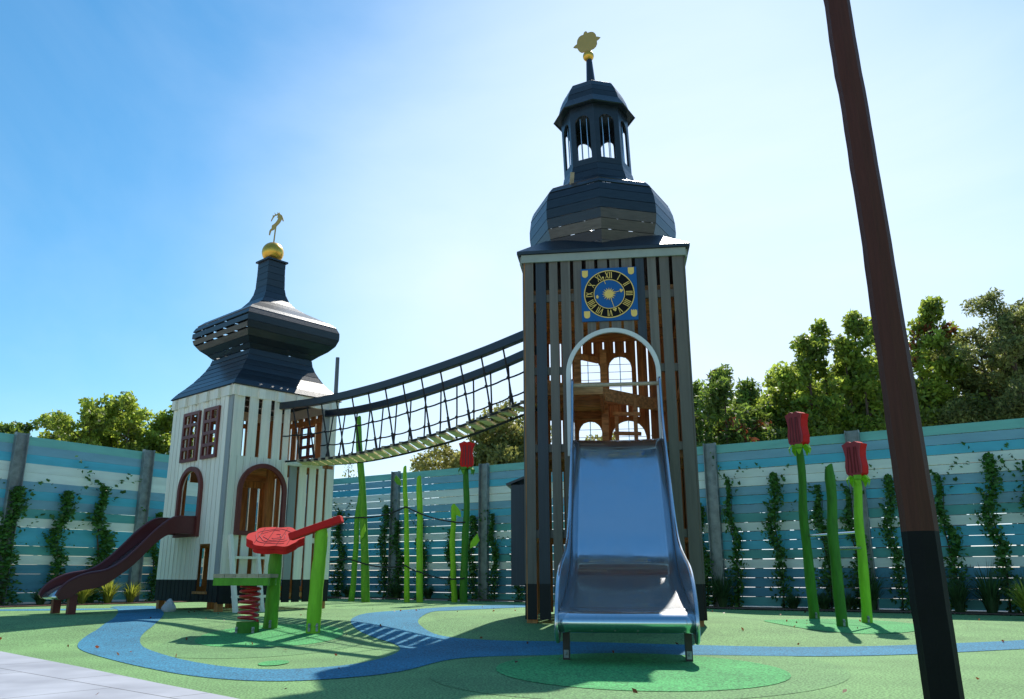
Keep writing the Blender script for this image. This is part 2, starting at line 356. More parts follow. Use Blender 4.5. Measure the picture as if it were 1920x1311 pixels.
RIVER = [(-6.6, 14.6), (-5.82, 13.38), (-4.57, 10.4), (-4.09, 8.96), (-4.02, 8.59), (-3.83, 7.98), (-3.49, 7.35), (-2.95, 6.65), (-2.47, 6.08), (-1.95, 5.54), (-1.53, 5.27), (-1.21, 5.24), (-0.92, 5.41), (-0.7, 5.64), (-0.57, 5.92), (-0.43, 6.45), (-0.25, 6.74), (0.1, 6.87), (0.5, 6.92), (1.03, 6.94), (1.53, 6.94), (1.74, 6.92), (2.25, 6.83), (2.68, 6.83), (3.33, 7.0), (4.48, 7.51), (5.62, 7.97), (8.15, 9.0), (8.0, 9.6), (4.95, 8.29), (4.24, 8.06), (3.33, 7.77), (2.77, 7.68), (2.32, 7.72), (1.79, 7.85), (1.12, 8.02), (0.57, 8.13), (0.12, 8.16), (-0.17, 8.23), (-0.56, 8.45), (-0.76, 8.93), (-0.91, 9.58), (-0.89, 10.75), (-0.72, 12.6), (0.23, 14.0), (1.2, 14.9), (.7, 15.6), (-0.4, 15.03), (-1.3, 13.4), (-1.75, 11.4), (-1.70, 9.89), (-1.47, 8.94), (-1.2, 8.4), (-0.94, 7.98), (-0.82, 7.51), (-0.83, 6.87), (-1.0, 6.2), (-1.35, 5.88), (-1.73, 5.92), (-2.28, 6.45), (-2.91, 7.35), (-3.26, 7.98), (-3.5, 8.59), (-3.68, 9.42), (-4.54, 11.87), (-5.2, 13.38), (-5.9, 15)]
ps = [('green_circle', smoothpoly([(2.24, 5.57), (1.88, 4.99), (1.42, 4.61), (0.93, 4.41), (0.46, 4.41), (0.03, 4.61), (-0.3, 4.99), (-0.47, 5.57), (-0.38, 6.32), (0.05, 7.09), (0.8, 7.59), (1.63, 7.59), (2.22, 7.09), (2.4, 6.32)]), 'rub2', .002, 'wide sage green rubber ring round the foot of the steel slide'),
 ('green_circle', ell(-2.15, 8.3, .93, 1.65), 'rub2', .002, 'sage green rubber ring round the red spring platform'),
 ('green_circle', smoothpoly([(1.7, 9), (1.5, 8.49), (1.1, 8.11), (.6, 7.9), (.1, 7.88), (-.37, 8.11), (-.73, 8.48), (-.89, 9.2), (-.67, 9.8), (-.19, 10.5), (.9, 11.5), (1.48, 10.8)]), 'rub2', .002, 'sage green rubber mound under the tall clock tower'),
 ('green_circle', ell(-5.4, 10.2, 1.35, 1.3), 'rub2', .002, 'sage green rubber circle at the foot of the maroon slide'),
 ('blue_path', smoothpoly(RIVER, 2), 'rubb', .0038, 'winding blue rubber stream crossing the green play surface'),
 ('blue_path', smoothpoly([(-10, 12.0), (-8.3, 12.6), (-7.0, 12.7), (-6.0, 13.0), (-5.6, 13.7), (-6.6, 13.6), (-8.2, 13.1), (-10, 12.8)]), 'rubb', .003, 'short blue rubber strip at the left edge by the mulch bed'),
 ('green_circle', ell(.93, 5.93, .95, 1.15), 'rub3', .0052, 'bright green rubber circle under the end of the steel slide'),
 ('green_circle', ell(-2.2, 8.5, .68, .85), 'rub3', .0048, 'bright green rubber circle under the red spring platform'),
 ('green_circle', ell(-1.6, 6.3, .1, .19), 'rub3', .0055, 'small bright green dot inside the bend of the blue stream'),
 ('green_circle', ell(3.95, 10.1, .85, 1.3, rot=-.3), 'rub3', .0045, 'bright green rubber oval under the tulip climbing posts')]
for nm, p, m, dz, lab in ps: struct(sheet(nm, p, m, dz), lab, 'rubber marking')
struct(sheet('paving', [(-12, 13.8), (-9.69, 11.87), (-4.1, 7.25), (-2.84, 6.02), (-1.95, 5.12), (-1.33, 4.52), (-0.92, 4.11), (2.6, -2), (2.6, -5.8), (-14, -5.8)], 'paving', .006), 'smooth pale grey terrace slabs at the lower left corner', 'paving')

# ---------------- fences ----------------
COLS = ['f_teal', 'f_steel', 'f_blue', 'f_white', 'f_white', 'f_steel', 'f_blue', 'f_steel', 'f_green', 'f_white', 'f_blue', 'f_blue', 'f_green', 'f_white', 'f_dark', 'f_dark', 'f_dark', 'f_green']
FM = ['f_teal', 'f_steel', 'f_blue', 'f_white', 'f_dark', 'f_green', 'f_base', 'galv']
def fence(fn, xs, yaw, label, posts, sgn, sh=.150):
    p0 = fn(xs[0]); root = thing('slat_fence', label, 'fence', (p0[0], p0[1], -.07 if sh < .155 else 0), yaw)
    d = Vector((cos(yaw), sin(yaw), 0)); L = lambda x: (Vector((*fn(x), 0))-Vector((*p0, 0))).dot(d)
    for i in range(len(xs)-1):
        mb = MB(); a, b = L(xs[i]), L(xs[i+1]); lo, hi = min(a, b)+.02, max(a, b)-.02
        mb.b2((lo, -.03, -.12), (hi, .03, .155), 6)
        for k in range(18):
            zt = 3.05-k*.1608; jz = random.uniform(-.002, .002)
            mb.b2((lo, -.012+random.uniform(-.003, .003), zt-sh+jz), (hi, .012, zt+jz), FM.index(COLS[k]))
        n = max(1, int((hi-lo)/1.0))
        for q in range(1, n+1):   # thin clips behind the slats, seen as dark ticks in the gaps
            u = lo+(hi-lo)*(q-.4)/n; mb.b2((u-.03, .014, .2), (u+.03, .03, 3.0), 7)
        mb.build('slat_panel', FM, root)
    for x in posts:
        u = L(x); mb = MB(); s = -sgn
        mb.b2((u-.115, s*.02, -.15), (u+.115, s*.035, 3.09), 0); mb.b2((u-.115, s*.035, -.15), (u-.103, s*.11, 3.09), 0); mb.b2((u+.103, s*.035, -.15), (u+.115, s*.11, 3.09), 0)
        mb.build('fence_post', 'galv', root)
    return root
yr = math.atan2(-.68, 1); yl = math.atan2(1.488, 1)
fence(FR, [CORN[0], -2.42, -.29, 1.86, 4.01, 6.11, 8.38, 10.6, 12.6], yr, 'turquoise, blue and white horizontal slat fence running behind the clock tower to the right', [-2.42, -.29, 1.86, 4.01, 6.11, 8.38, 10.6], 1)
fence(FL, [CORN[0], -5.8, -7.2, -8.62, -9.7, -11.2], yl, 'turquoise, blue and white horizontal slat fence behind the maroon slide on the left', [-5.8, -7.2, -8.62, -9.7], 1, .1585)

# ---------------- leaves / plants ----------------
def leafmesh(name, pts, size, mats, mi=None, aspect=.55, droop=.3, extra=None, flat=None):
    n = len(pts); pts = np.asarray(pts, float)
    d = rng.normal(size=(n, 3)); d[:, 2] -= droop; d /= np.linalg.norm(d, axis=1)[:, None]
    u = rng.normal(size=(n, 3)); s = np.cross(d, u); s /= np.linalg.norm(s, axis=1)[:, None]
    sz = size*rng.uniform(.6, 1.35, n)[:, None]
    nrm = np.cross(d, s)
    v = np.stack([pts-d*sz*.5, pts+s*sz*aspect*.5+nrm*sz*.08, pts+d*sz*.5, pts-s*sz*aspect*.5+nrm*sz*.08], 1).reshape(-1, 3)
    nv = len(v); me = bpy.data.meshes.new(name)
    ev = [] ; ef = []; em = []
    if extra: ev, ef, em = extra.v, extra.f, extra.m
    me.vertices.add(nv+len(ev))
    allv = np.concatenate([v.ravel(), np.asarray(ev, float).ravel()]) if ev else v.ravel()
    me.vertices.foreach_set('co', allv)
    lens = np.full(n, 4); idx = np.arange(nv)
    mis = np.zeros(n, int) if mi is None else np.asarray(mi)
    if ef:
        lens = np.concatenate([lens, [len(f) for f in ef]]); idx = np.concatenate([idx, np.array([nv+i for f in ef for i in f])]); mis = np.concatenate([mis, em])
    me.loops.add(len(idx)); me.loops.foreach_set('vertex_index', idx)
    me.polygons.add(len(lens)); st = np.concatenate([[0], np.cumsum(lens)[:-1]])
    me.polygons.foreach_set('loop_start', st); me.polygons.foreach_set('loop_total', lens)
    for m in mats: me.materials.append(M[m])
    me.polygons.foreach_set('material_index', mis); me.update(calc_edges=True)
    o = bpy.data.objects.new(name, me); C.objects.link(o); return o
def tree(name, label, x, y, H_, Wd, kind, seed, narrow=1., density=1., low=.42, leaf=.17, aspect=.55, rust=0, leaders=5, group='trees standing beyond the fence'):
    global rng
    rng = np.random.default_rng(seed); random.seed(seed)
    root = thing(name, label, 'tree', (x, y, -.15), 0, group)
    tb = MB(); pts = []; 
    hs = H_*.5
    # leaders: several rising stems, each with side limbs ending in clumps
    tb.tube([(0, 0, 0), (.05, .03, H_*.18), (0, .05, H_*.34)], [H_*.022, H_*.018, H_*.014], 0, 8)
    cl = []
    for k in range(leaders):
        a = 2*PI*k/leaders+random.uniform(-.4, .4); rr = Wd*.5*random.uniform(.25, .62)*(0 if k == 0 else 1)
        top = H_*(1. if k == 0 else random.uniform(.72, .97)); tip = Vector((rr*cos(a)*1.1, rr*sin(a), top-.25))
        base = Vector((0, .04, H_*.12+random.uniform(0, H_*.08))); mid = base.lerp(tip, .5)+Vector((rr*cos(a)*.25, rr*sin(a)*.25, 0))
        path = [base, base.lerp(mid, .5)+Vector((random.uniform(-.1, .1),)*3), mid, mid.lerp(tip, .55), tip]
        tb.tube(path, [H_*.012, H_*.009, H_*.007, H_*.004, H_*.0015], 0, 6)
        nlim = int(13*density)+4
        for j in range(nlim):
            f = (j+.5)/nlim; q = f*4; i = min(3, int(q)); p = path[i].lerp(path[i+1], q-i)
            if p.z < low*H_: continue
            env = (1-.72*max(0, (p.z/H_-.35)/.65)**1.3)*narrow
            ln = Wd*.30*env*random.uniform(.45, 1.25); b = random.uniform(0, 2*PI)
            e = p+Vector((ln*cos(b), ln*sin(b), ln*random.uniform(.05, .7)))
            tb.tube([p, p.lerp(e, .5)+Vector((0, 0, .05)), e], [H_*.004, H_*.003, H_*.0015], 0, 4, False)
            for t in (.55, 1.): cl.append((p.lerp(e, t), random.uniform(.22, .5)*(Wd/4)**.5*(1.15 if p.z < H_*.6 else .8)))
        cl.append((tip, .25)); cl.append((tip-Vector((0, 0, .4)), .32))
    P_ = []; MI = []
    for c, r in cl:
        n = int(190*(r/.38)**2*density*(.17/leaf)**1.1)
        g = rng.normal(size=(n, 3)); g /= np.linalg.norm(g, axis=1)[:, None]; rad = r*rng.uniform(.25, 1.15, n)**.7
        q = np.array(c)+g*rad[:, None]*np.array([1, 1, .85]); P_.append(q)
        mm = np.zeros(n, int)
        if rust and random.random() < rust: mm[rng.uniform(size=n) < .65] = 1
        MI.append(mm)
    P_ = np.concatenate(P_); MI = np.concatenate(MI)
    kk = P_[:, 2] > low*H_*.75; P_ = P_[kk]; MI = MI[kk]
    o = leafmesh('crown', P_, leaf, [kind, 'leafR'], MI, aspect); o.parent = root
    t = tb.build('trunk', 'bark', root, smooth=True); return root
TREES = [
 ('feathery_tree', 'dark feathery tree with rust coloured seed clusters right beside the clock tower', 6.45, 24, 6.7, 3.6, 'leafB', .22, dict(rust=.16, leaf=.2, aspect=.32, leaders=4)),
 ('feathery_tree', 'spiky feathery tree with rust seed clusters, second from the clock tower', 7.6, 25.2, 6.7, 3.6, 'leafB', .22, dict(rust=.14, leaf=.2, aspect=.32, leaders=5)),
 ('maple_tree', 'low bushy green tree filling the dip left of the tall maples', 8.9, 26.5, 6.7, 4.8, 'leafA', .2, dict(leaders=7, density=1.2)),
 ('maple_tree', 'blunt topped green maple above the tallest tulip', 9.6, 25, 8.1, 3.2, 'leafA', .2, dict(narrow=.8, leaders=4, rust=.01)),
 ('maple_tree', 'narrow pointed green maple between two broader maples', 10.5, 26, 8.9, 2.5, 'leafA', .2, dict(narrow=.7, leaders=2)),
 ('maple_tree', 'highest pointed green maple just left of the leaning brown pole', 11.15, 25, 8.9, 3.5, 'leafA', .2, dict(narrow=.8, leaders=4)),
 ('maple_tree', 'green maple partly covered by the leaning brown pole', 12.5, 26.2, 9.1, 3.6, 'leafA', .2, dict(narrow=.85, leaders=4)),
 ('maple_tree', 'green maple with rusty orange top just right of the leaning pole', 12.95, 23.8, 8.8, 3.4, 'leafA', .2, dict(narrow=.9, leaders=5, rust=.1)),
 ('willow_tree', 'airy grey green willow, tallest tree at the right edge', 14.45, 23, 8.9, 3.6, 'leafC', .15, dict(leaf=.125, aspect=.38, leaders=8, density=1.25, narrow=1.3)),
 ('willow_tree', 'airy grey green willow cut by the right edge of the picture', 15.9, 23.4, 8.7, 3.4, 'leafC', .15, dict(leaf=.125, aspect=.38, leaders=6, density=1.1)),
 ('maple_tree', 'dark low bushy tree behind the feathery trees', 7.2, 28, 6.2, 6.0, 'leafB', .2, dict(leaders=7)),
 ('maple_tree', 'dark low bushy tree filling the gap behind the blunt topped maple', 10.6, 29, 7.8, 5.5, 'leafA', .2, dict(leaders=8)),
 ('maple_tree', 'dark low bushy tree behind the rusty topped maple', 14.6, 28, 7.2, 6.0, 'leafA', .2, dict(leaders=8)),
 ('yellow_green_tree', 'pale yellow green tree seen between the bridge and the clock tower', .1, 30, 6.5, 5.8, 'leafD', .16, dict(leaf=.15, leaders=8, density=1.1)),
 ('yellow_green_tree', 'pale yellow green tree seen through the lower windows of the clock tower', 4.1, 31, 6.0, 5.6, 'leafD', .16, dict(leaf=.15, leaders=6, density=.9)),
 ('young_tree', 'thin young tree poking just above the fence left of the red tulip', -2.75, 34, 5.6, 2.0, 'leafC', .15, dict(leaf=.13, leaders=2, density=.35)),
 ('young_tree', 'thin bare looking tree just right of the small white tower', -5.75, 32, 5.2, 1.8, 'leafC', .15, dict(leaf=.1, leaders=3, density=.14)),
 ('round_tree', 'broad round green tree, highest above the left fence', -14.1, 30.2, 7.1, 5.0, 'leafA', .2, dict(leaders=7, rust=.02)),
 ('round_tree', 'lower green tree between the broad one and the left picture edge', -16.4, 31, 6.7, 4.4, 'leafA', .2, dict(leaders=5)),
 ('round_tree', 'low scrubby green tree farthest left above the fence', -18.4, 31.5, 6.5, 4.4, 'leafB', .18, dict(leaders=6)),
 ('round_tree', 'green tree half hidden by the small white tower', -12.2, 31, 7.1, 4.4, 'leafA', .2, dict(leaders=6, rust=.02)),
 ('maple_tree', 'dark green bush filling the gap between the spire shaped maples and the fence', 12.2, 30, 8.0, 5.5, 'leafA', .2, dict(leaders=8)),
 ('maple_tree', 'dark green bush low behind the willow', 17.5, 28, 7.4, 5.0, 'leafA', .2, dict(leaders=7)),
]
for i, (nm, lab, x, y, h_, w_, kd, _, kw) in enumerate(TREES): tree(nm, lab, x, y, h_, w_, kd, 100+i, **kw)

def vineproto(seed, h_, w0):
    global rng
    rng = np.random.default_rng(seed); random.seed(seed)
    n = int(1150*h_/2); z = rng.uniform(0, 1, n)**.85
    ph = rng.uniform(0, 6); cx = .05*np.sin(z*7+ph)+.03*np.sin(z*17+ph)
    w = w0*(.55+.35*np.sin(z*11+ph)*np.sin(z*5)+.3*(1-z))*(1-.75*np.maximum(0, z-.75)/.25)
    p = np.stack([cx+rng.normal(size=n)*w*.42, -.02-np.abs(rng.normal(size=n))*.06, z*h_], 1)
    ex = []
    for s_ in range(5):   # loose tendrils
        z0 = random.uniform(.55, 1)*h_; d = random.choice((-1, 1)); L_ = random.uniform(.2, .6); t = rng.uniform(0, 1, 14)
        ex.append(np.stack([d*L_*t*.6+rng.normal(size=14)*.012, -.02-.03*rng.uniform(size=14), z0+L_*t], 1))
    p = np.concatenate([p]+ex)
    st = MB(); st.tube([(0, -.02, 0), (.03, -.03, h_*.3), (-.03, -.03, h_*.6), (.02, -.02, h_*.92)], [.012, .01, .008, .004], 1, 5)
    o = leafmesh('foliage', p, .062, ['vine', 'bark'], None, .6, .2, st); me = o.data; bpy.data.objects.remove(o); return me
VP_ = [vineproto(5, 1.95, .17), vineproto(6, 2.15, .2), vineproto(7, 1.8, .15), vineproto(8, 2.3, .17)]
vs_ = [(-3.83, 'R', 0, 1, 'climbing vine right beside the small white tower'), (-2.62, 'R', 1, .98, 'climbing vine between the tall green posts and the first galvanised post'),
 (-2.28, 'R', 0, .95, 'climbing vine just right of the first galvanised post'), (-1.69, 'R', 3, .92, 'climbing vine right of the pair of lime posts'), (-.98, 'R', 2, 1.0, 'climbing vine behind the short lime post'),
 (-.52, 'R', 1, .95, 'climbing vine between the red tulip and the second galvanised post'), (-.05, 'R', 3, .9, 'climbing vine just right of the second galvanised post'), (.45, 'R', 2, .7, 'short climbing vine beside the grey hatch of the clock tower'),
 (3.82, 'R', 2, 1.0, 'climbing vine just right of the clock tower'), (4.3, 'R', 0, 1.12, 'climbing vine right of the third galvanised post'), (4.95, 'R', 1, 1.12, 'tall climbing vine halfway between third post and tallest tulip'),
 (5.6, 'R', 3, 1.0, 'climbing vine behind the right hand tulips'), (6.0, 'R', 0, .95, 'climbing vine just left of the fourth galvanised post'), (6.5, 'R', 1, .95, 'climbing vine between the fourth post and the leaning pole'),
 (7.15, 'R', 0, 1.08, 'climbing vine just right of the leaning pole'), (7.72, 'R', 1, 1.05, 'climbing vine next to last on the right'), (8.15, 'R', 3, .95, 'climbing vine at the right picture edge'),
 (-8.6, 'L', 1, .97, 'climbing vine at the left picture edge'), (-8.1, 'L', 1, 1.0, 'second climbing vine from the left'), (-7.67, 'L', 0, 1.1, 'climbing vine behind the middle of the maroon slide'), (-7.0, 'L', 2, 1.15, 'climbing vine behind the top of the maroon slide')]
for (x, sd_, k, sc, lab) in vs_:
    p = (FR if sd_ == 'R' else FL)(x, .06); o = bpy.data.objects.new('climbing_vine', VP_[k]); C.objects.link(o)
    o.location = (p[0], p[1], .02); o.rotation_euler = (0, 0, yr if sd_ == 'R' else yl); o.scale = (sc*(1.2 if sd_ == 'R' else 1.6)*(.8+.45*((k*7+int(abs(x)*13)) % 5)/4), sc, sc*(.88+.2*((int(abs(x)*29)) % 7)/6))
    if sd_ == 'L': o.rotation_euler = (0, 0, yl)
    tag(o, lab, 'vine', 'climbing vines on the slat fence')
def tuft(seed, n, L_, spread, m):
    random.seed(seed); b = MB()
    for i in range(n):
        a = random.uniform(0, 2*PI); l = L_*random.uniform(.6, 1.15); s = spread*random.uniform(.1, 1); w = .006
        p = [Vector((.05*cos(a), .05*sin(a), 0))+Vector((cos(a)*s*t*t, sin(a)*s*t*t, l*(t-.35*s/spread*t*t*t))) for t in (0, .35, .7, 1)]
        t_ = Vector((-sin(a), cos(a), 0))*w
        b.raw([p[0]-t_, p[0]+t_, p[1]-t_, p[1]+t_, p[2]-t_*.7, p[2]+t_*.7, p[3]], [(0, 1, 3, 2), (2, 3, 5, 4), (4, 5, 6)])
    o = b.build('tuft', m); me = o.data; bpy.data.objects.remove(o); return me
TY = tuft(1, 220, .45, .35, 'grassy'); TG = tuft(2, 200, .6, .4, 'grassg'); TS = tuft(3, 260, .3, .28, 'grassg')
gs = [(FL(-7.95, .6), TY, 1, 'bright yellow green grass tuft, leftmost behind the maroon slide'), (FL(-7.68, .62), TY, 1.05, 'bright yellow green grass tuft in the middle of the three by the slide'), (FL(-7.42, .6), TY, .95, 'bright yellow green grass tuft nearest the small white tower'),
 (FL(-8.35, .55), TS, 1, 'low grey green herb clump behind the end of the maroon slide'), (FR(4.12, .3), TG, 1.15, 'tall dark grass in front of the third galvanised post'), (FR(6.15, .3), TG, 1.2, 'tall dark grass in front of the fourth galvanised post'),
 (FR(7.2, .45), TG, 1, 'dark grass tuft just right of the leaning pole'), (FR(7.55, .45), TG, 1.25, 'large dark grass tuft halfway from leaning pole to right edge'), (FR(7.95, .4), TG, 1.1, 'dark grass tuft near the right picture edge'),
 ((6.9, 11.3), TY, 1.2, 'bright yellow grass tuft cut by the right picture edge'), (FR(5.15, .35), TS, .9, 'low dark herb clump left of the tall tulip'), (FR(5.55, .35), TS, 1, 'low dark herb clump behind the tall tulip'), (FR(5.85, .35), TS, 1.1, 'low dark herb clump between the two red tulips'),
 (FR(-3.3, .4), TS, 1.1, 'low herb clump behind the tallest green post'), (FR(-2.1, .35), TS, 1.2, 'low herb clump right of the first galvanised post'), (FR(-1.35, .35), TS, 1.0, 'low herb clump left of the short lime post'), (FR(-.7, .35), TS, .9, 'low herb clump behind the red tulip in the middle')]
for (p, me, sc, lab) in gs:
    o = bpy.data.objects.new('grass_tuft', me); C.objects.link(o); o.location = (p[0], p[1], T(*p)+.01); o.scale = (sc,)*3; o.rotation_euler = (0, 0, p[0]*3)
    tag(o, lab, 'plant', 'grasses and herbs in the planting bed')

# ---------------- big clock tower ----------------
big = thing('clock_tower', 'tall grey slatted play tower with blue clock, dark onion dome and lantern', 'play tower', (1.37, 10.23, 0), R(-8))
h = .94; F = sides(h)
E_ = [-.93, -.83, -.8, -.68, -.64, -.54, -.5, -.39, -.35, -.25, -.2, -.1, -.06, .05, .08, .19, .22, .34, .38, .48, .52, .62, .66, .77, .81, .935]
FB = [(E_[2*i], E_[2*i+1]) for i in range(13)]
ZB = [.15, .52, 4.3]
ARC = ('arch', -.42, .57, 1.95, 3.33)
mb = MB()
hol = [ARC, ('rect', -.42, .57, .3, 1.96)]
for i, (a, b) in enumerate(FB):
    mi = 1 if i in (1, 9) else 0
    wall(mb, F['front'], [(a, b, .52, 4.3, mi, 3)], hol, .025)
    wall(mb, F['front'], [(a, b, .15, .52, 2, 3)], hol, .025)
fw = mb.build('front_wall', ['grey', 'slate', 'skirt', 'natural'], big)
def sidewall(key, holes, parent=big, pitch=.149, bw=.112):
    mb = MB(); n = 13
    for i in range(n):
        a = -.93+i*.149; b = a+(.130 if key == 'back' else .120)
        mi = 1 if i % 5 == 3 else 0
        wall(mb, F[key], [(a, b, .52, 4.3, mi, 3)], holes, .022); wall(mb, F[key], [(a, b, .15, .52, 2, 3)], holes, .022)
    o = mb.build('side_wall' if key != 'back' else 'back_wall', ['grey', 'slate', 'skirt', 'natural'], parent); return o
sidewall('left', [('rect', -.86, -.3, 2.55, 3.55)]); sidewall('right', [('arch', -.35, .05, 2.95, 3.55)])
bh = [('arch', -.43, -.10, 3.0, 3.53), ('arch', .02, .33, 3.0, 3.53), ('arch', -.41, -.10, 2.1, 2.63), ('arch', .03, .49, 2.1, 2.63)]
bw_ = sidewall('back', bh)
for (k, a, b, c, d) in bh:      # arched window: board surround filling the gaps + wire grid
    mb = MB(); r = (b-a)/2
    out = [(a-.05, c-.04), (b+.05, c-.04), (b+.05, d+.05), (a-.05, d+.05)]
    mb.extr([out, archpoly(a, b, c, d)[::-1]], F['back'], -.03, -.003, 0)
    w = mb.build('arched_window', 'natural', big); g = MB(); uc = (a+b)/2
    g.tube([F['back'](uc, c, -.02), F['back'](uc, d, -.02)], .006, 0, 6)
    for q in range(4):
        z = c+.1+q*.105; hw = r if z < d-r else sqrt(max(0, r*r-(z-d+r)**2))
        g.tube([F['back'](uc-hw, z, -.02), F['back'](uc+hw, z, -.02)], .004, 0, 6)
    g.build('window_grid', 'steel2', w)
# rails behind slats, corner posts, floors
mb = MB()
for z in (1.05, 2.0, 2.9, 3.79):
    for (k, segs) in (('front', ((-.93, -.44), (.59, .93)) if z < 3.3 else ((-.93, .93),)), ('left', ((-.93, .93),)), ('right', ((-.93, .93),)), ('back', ((-.93, .93),))):
        for (a, b) in segs:
            p, q = F[k](a, z-.045, -.001), F[k](b, z+.045, -.035)
            if k == 'left' and 2.5 < z < 4: continue
            mb.b2(p, q, 0 if k == 'front' else 1)
mb.build('cross_rail', ['grey', 'naturalh'], big)
for sx in (-1, 1):
    for sy in (-1, 1):
        mb = MB(); mb.b2((sx*.90-.045, sy*.89-.045, .04), (sx*.90+.045-.02*sx, sy*.89+.045, 4.3)); mb.build('corner_post', 'natural', big)
for z, (x0, x1, y0, y1) in ((3.92, (-.86, .86, -.86, .86)), (2.02, (-.85, .85, -.86, .2)), (2.78, (-.85, -.05, -.8, .85))):
    mb = MB(); n = 8
    for i in range(n):
        ya = y0+(y1-y0)*i/n; mb.b2((x0, ya, z-.03), (x1, ya+(y1-y0)/n-.01, z))
    mb.b2((x0, y0, z-.14), (x1, y0+.04, z-.031)); mb.b2((x0, y1-.04, z-.14), (x1, y1, z-.031))
    mb.b2((x1-.04, y0+.041, z-.14), (x1, y1-.041, z-.031)); mb.b2((x0, y0+.041, z-.14), (x0+.04, y1-.041, z-.031))
    mb.build('platform', 'naturalh', big)
mb = MB(); mb.bar((-.05, -.02, 2.80), (.75, .86, 2.80), .04, .16); mb.bar((-.84, -.30, 2.93), (-.1, .55, 2.93), .04, .07); mb.bar((-.5, .2, 3.4), (-.12, .6, 3.4), .035, .08)
mb.b2((-.09, .40, 1.2), (-.005, .48, 3.5)); mb.b2((-.42, .1, 2.8), (-.33, .14, 3.45))
mb.build('railing', 'naturalh', big)
mb = MB(); mb.bar((.10, .36, 1.3), (.10, .50, 2.82), .05, .09, 0, (0, 1, 0)); mb.bar((.34, .28, 1.3), (.34, .42, 2.82), .05, .09, 0, (0, 1, 0))
for z in (1.5, 1.8, 2.1, 2.38, 2.64): mb.bar((.06, .34+(z-1.3)*.09, z), (.40, .24+(z-1.3)*.09, z-.03), .05, .045)
mb.build('ladder', 'naturalh', big)
# white arch trim round slide opening
def archtrim(parent, Fk, a, b, z0, z1, w, d, m, name='arch_trim', bottom=False, d0=.026):
    mb = MB(); r = (b-a)/2; c = (a+b)/2
    o = [(a, z0), (b, z0)]+arc(c, z1-r, r, 0, 180, 28)[1:-1]; o = [(a, z0), (b, z0), (b, z1-r)]+arc(c, z1-r, r, 0, 180, 28)[1:-1]+[(a, z1-r)]
    ri = r-w
    if bottom:
        zi = z0+w; i_ = [(a+w, zi), (b-w, zi), (b-w, z1-r)]+arc(c, z1-r, ri, 0, 180, 28)[1:-1]+[(a+w, z1-r)]
        mb.extr([o, i_[::-1]], Fk, d0, d0+d)
    else:
        po = [(b, z0), (b, z1-r)]+arc(c, z1-r, r, 0, 180, 28)[1:-1]+[(a, z1-r), (a, z0)]
        pi = [(a+w, z0), (a+w, z1-r)]+arc(c, z1-r, ri, 180, 0, 28)[1:-1]+[(b-w, z1-r), (b-w, z0)]
        mb.extr([po+pi], Fk, d0, d0+d)
    return fixn(mb.build(name, m, parent))
archtrim(big, F['front'], -.46, .61, 1.9, 3.375, .05, .035, 'whitetrim')
# eave trim, roof slab, pyramid skirt
mb = MB()
for k in ('front', 'left', 'right', 'back'):
    e = .97 if k in ('front', 'back') else .935
    mb.b2(F[k](-e, 4.235, .028), F[k](e, 4.33, .055))
mb.build('eave_trim', 'greentrim', big)
mb = MB()
mb.raw([(-1.02, -1.02, 4.335), (1.02, -1.02, 4.335), (1.02, 1.02, 4.335), (-1.02, 1.02, 4.335), (-1.02, -1.02, 4.37), (1.02, -1.02, 4.37), (1.02, 1.02, 4.37), (-1.02, 1.02, 4.37)], [(3, 2, 1, 0), (0, 1, 5, 4), (1, 2, 6, 5), (2, 3, 7, 6), (3, 0, 4, 7)])
q = .70; z1 = 4.62
mb.raw([(-1.02, -1.02, 4.371), (1.02, -1.02, 4.371), (1.02, 1.02, 4.371), (-1.02, 1.02, 4.371), (-q, -q, z1), (q, -q, z1), (q, q, z1), (-q, q, z1)], [(0, 1, 5, 4), (1, 2, 6, 5), (2, 3, 7, 6), (3, 0, 4, 7), (4, 5, 6, 7)])
mb.build('skirt_roof', 'roof', big)
LX = lambda z: -.032*max(0, z-4.9)
prof = [(4.42, .82), (4.54, .855), (4.67, .90), (4.80, .94), (4.93, .957), (5.06, .955), (5.19, .935), (5.31, .895), (5.39, .83), (5.46, .70), (5.51, .58), (5.59, .505), (5.70, .475), (5.80, .455)]
mb = MB()
ring_boards(mb, prof, 8, -PI/2, LX, gaps=lambda i, k: .024 if i in (6, 7, 8) else .007, wmap=lambda i, k: 1 if (i in (0, 1, 2, 3) and k == 0) or (i == 2 and k == 7) else 0)  # lower front boards browner: sunlight reflected there is put into their colour
mb.build('onion_dome', ['roof', 'roofbrown'], big)
mb = MB(); mb.bar((-.36, -.66, 5.36), (-.34, -.74, 5.52), .05, .02, 0); mb.build('broken_board', 'plankend', big, label='broken pale board sticking out of the dome')
lan = thing_l = None
mb = MB(); bars = MB(); RL = .452
for k in range(8):
    am = R(-90+22.5+45*k); c_, s_ = cos(am), sin(am); ap = RL*cos(R(22.5)); hw = RL*sin(R(22.5))
    def FF(u, z, d, c_=c_, s_=s_, ap=ap): return ((ap+d)*c_-u*s_+LX(z), (ap+d)*s_+u*c_, z)
    mb.extr([[(-hw, 5.80), (hw, 5.80), (hw, 6.66), (-hw, 6.66)], archpoly(-.105, .105, 5.88, 6.52)[::-1]], FF, -.025, 0)
    for u in (-.045, .045): bars.tube([FF(u, 5.88, -.04), FF(u, 6.54, -.04)], .006, 0, 6)
lan = fixn(mb.build('lantern', 'roof', big)); bars.build('window_bars', 'steel2', lan)
mb = MB(); ring_boards(mb, [(6.655, .56), (6.79, .475), (6.88, .45), (6.97, .415), (7.06, .365), (7.11, .29), (7.16, .04)], 8, -PI/2, LX); mb.face([(.54*cos(R(45*k-90))+LX(6.65), .54*sin(R(45*k-90)), 6.662) for k in range(8)][::-1])
lr = mb.build('lantern_roof', 'roof', big)
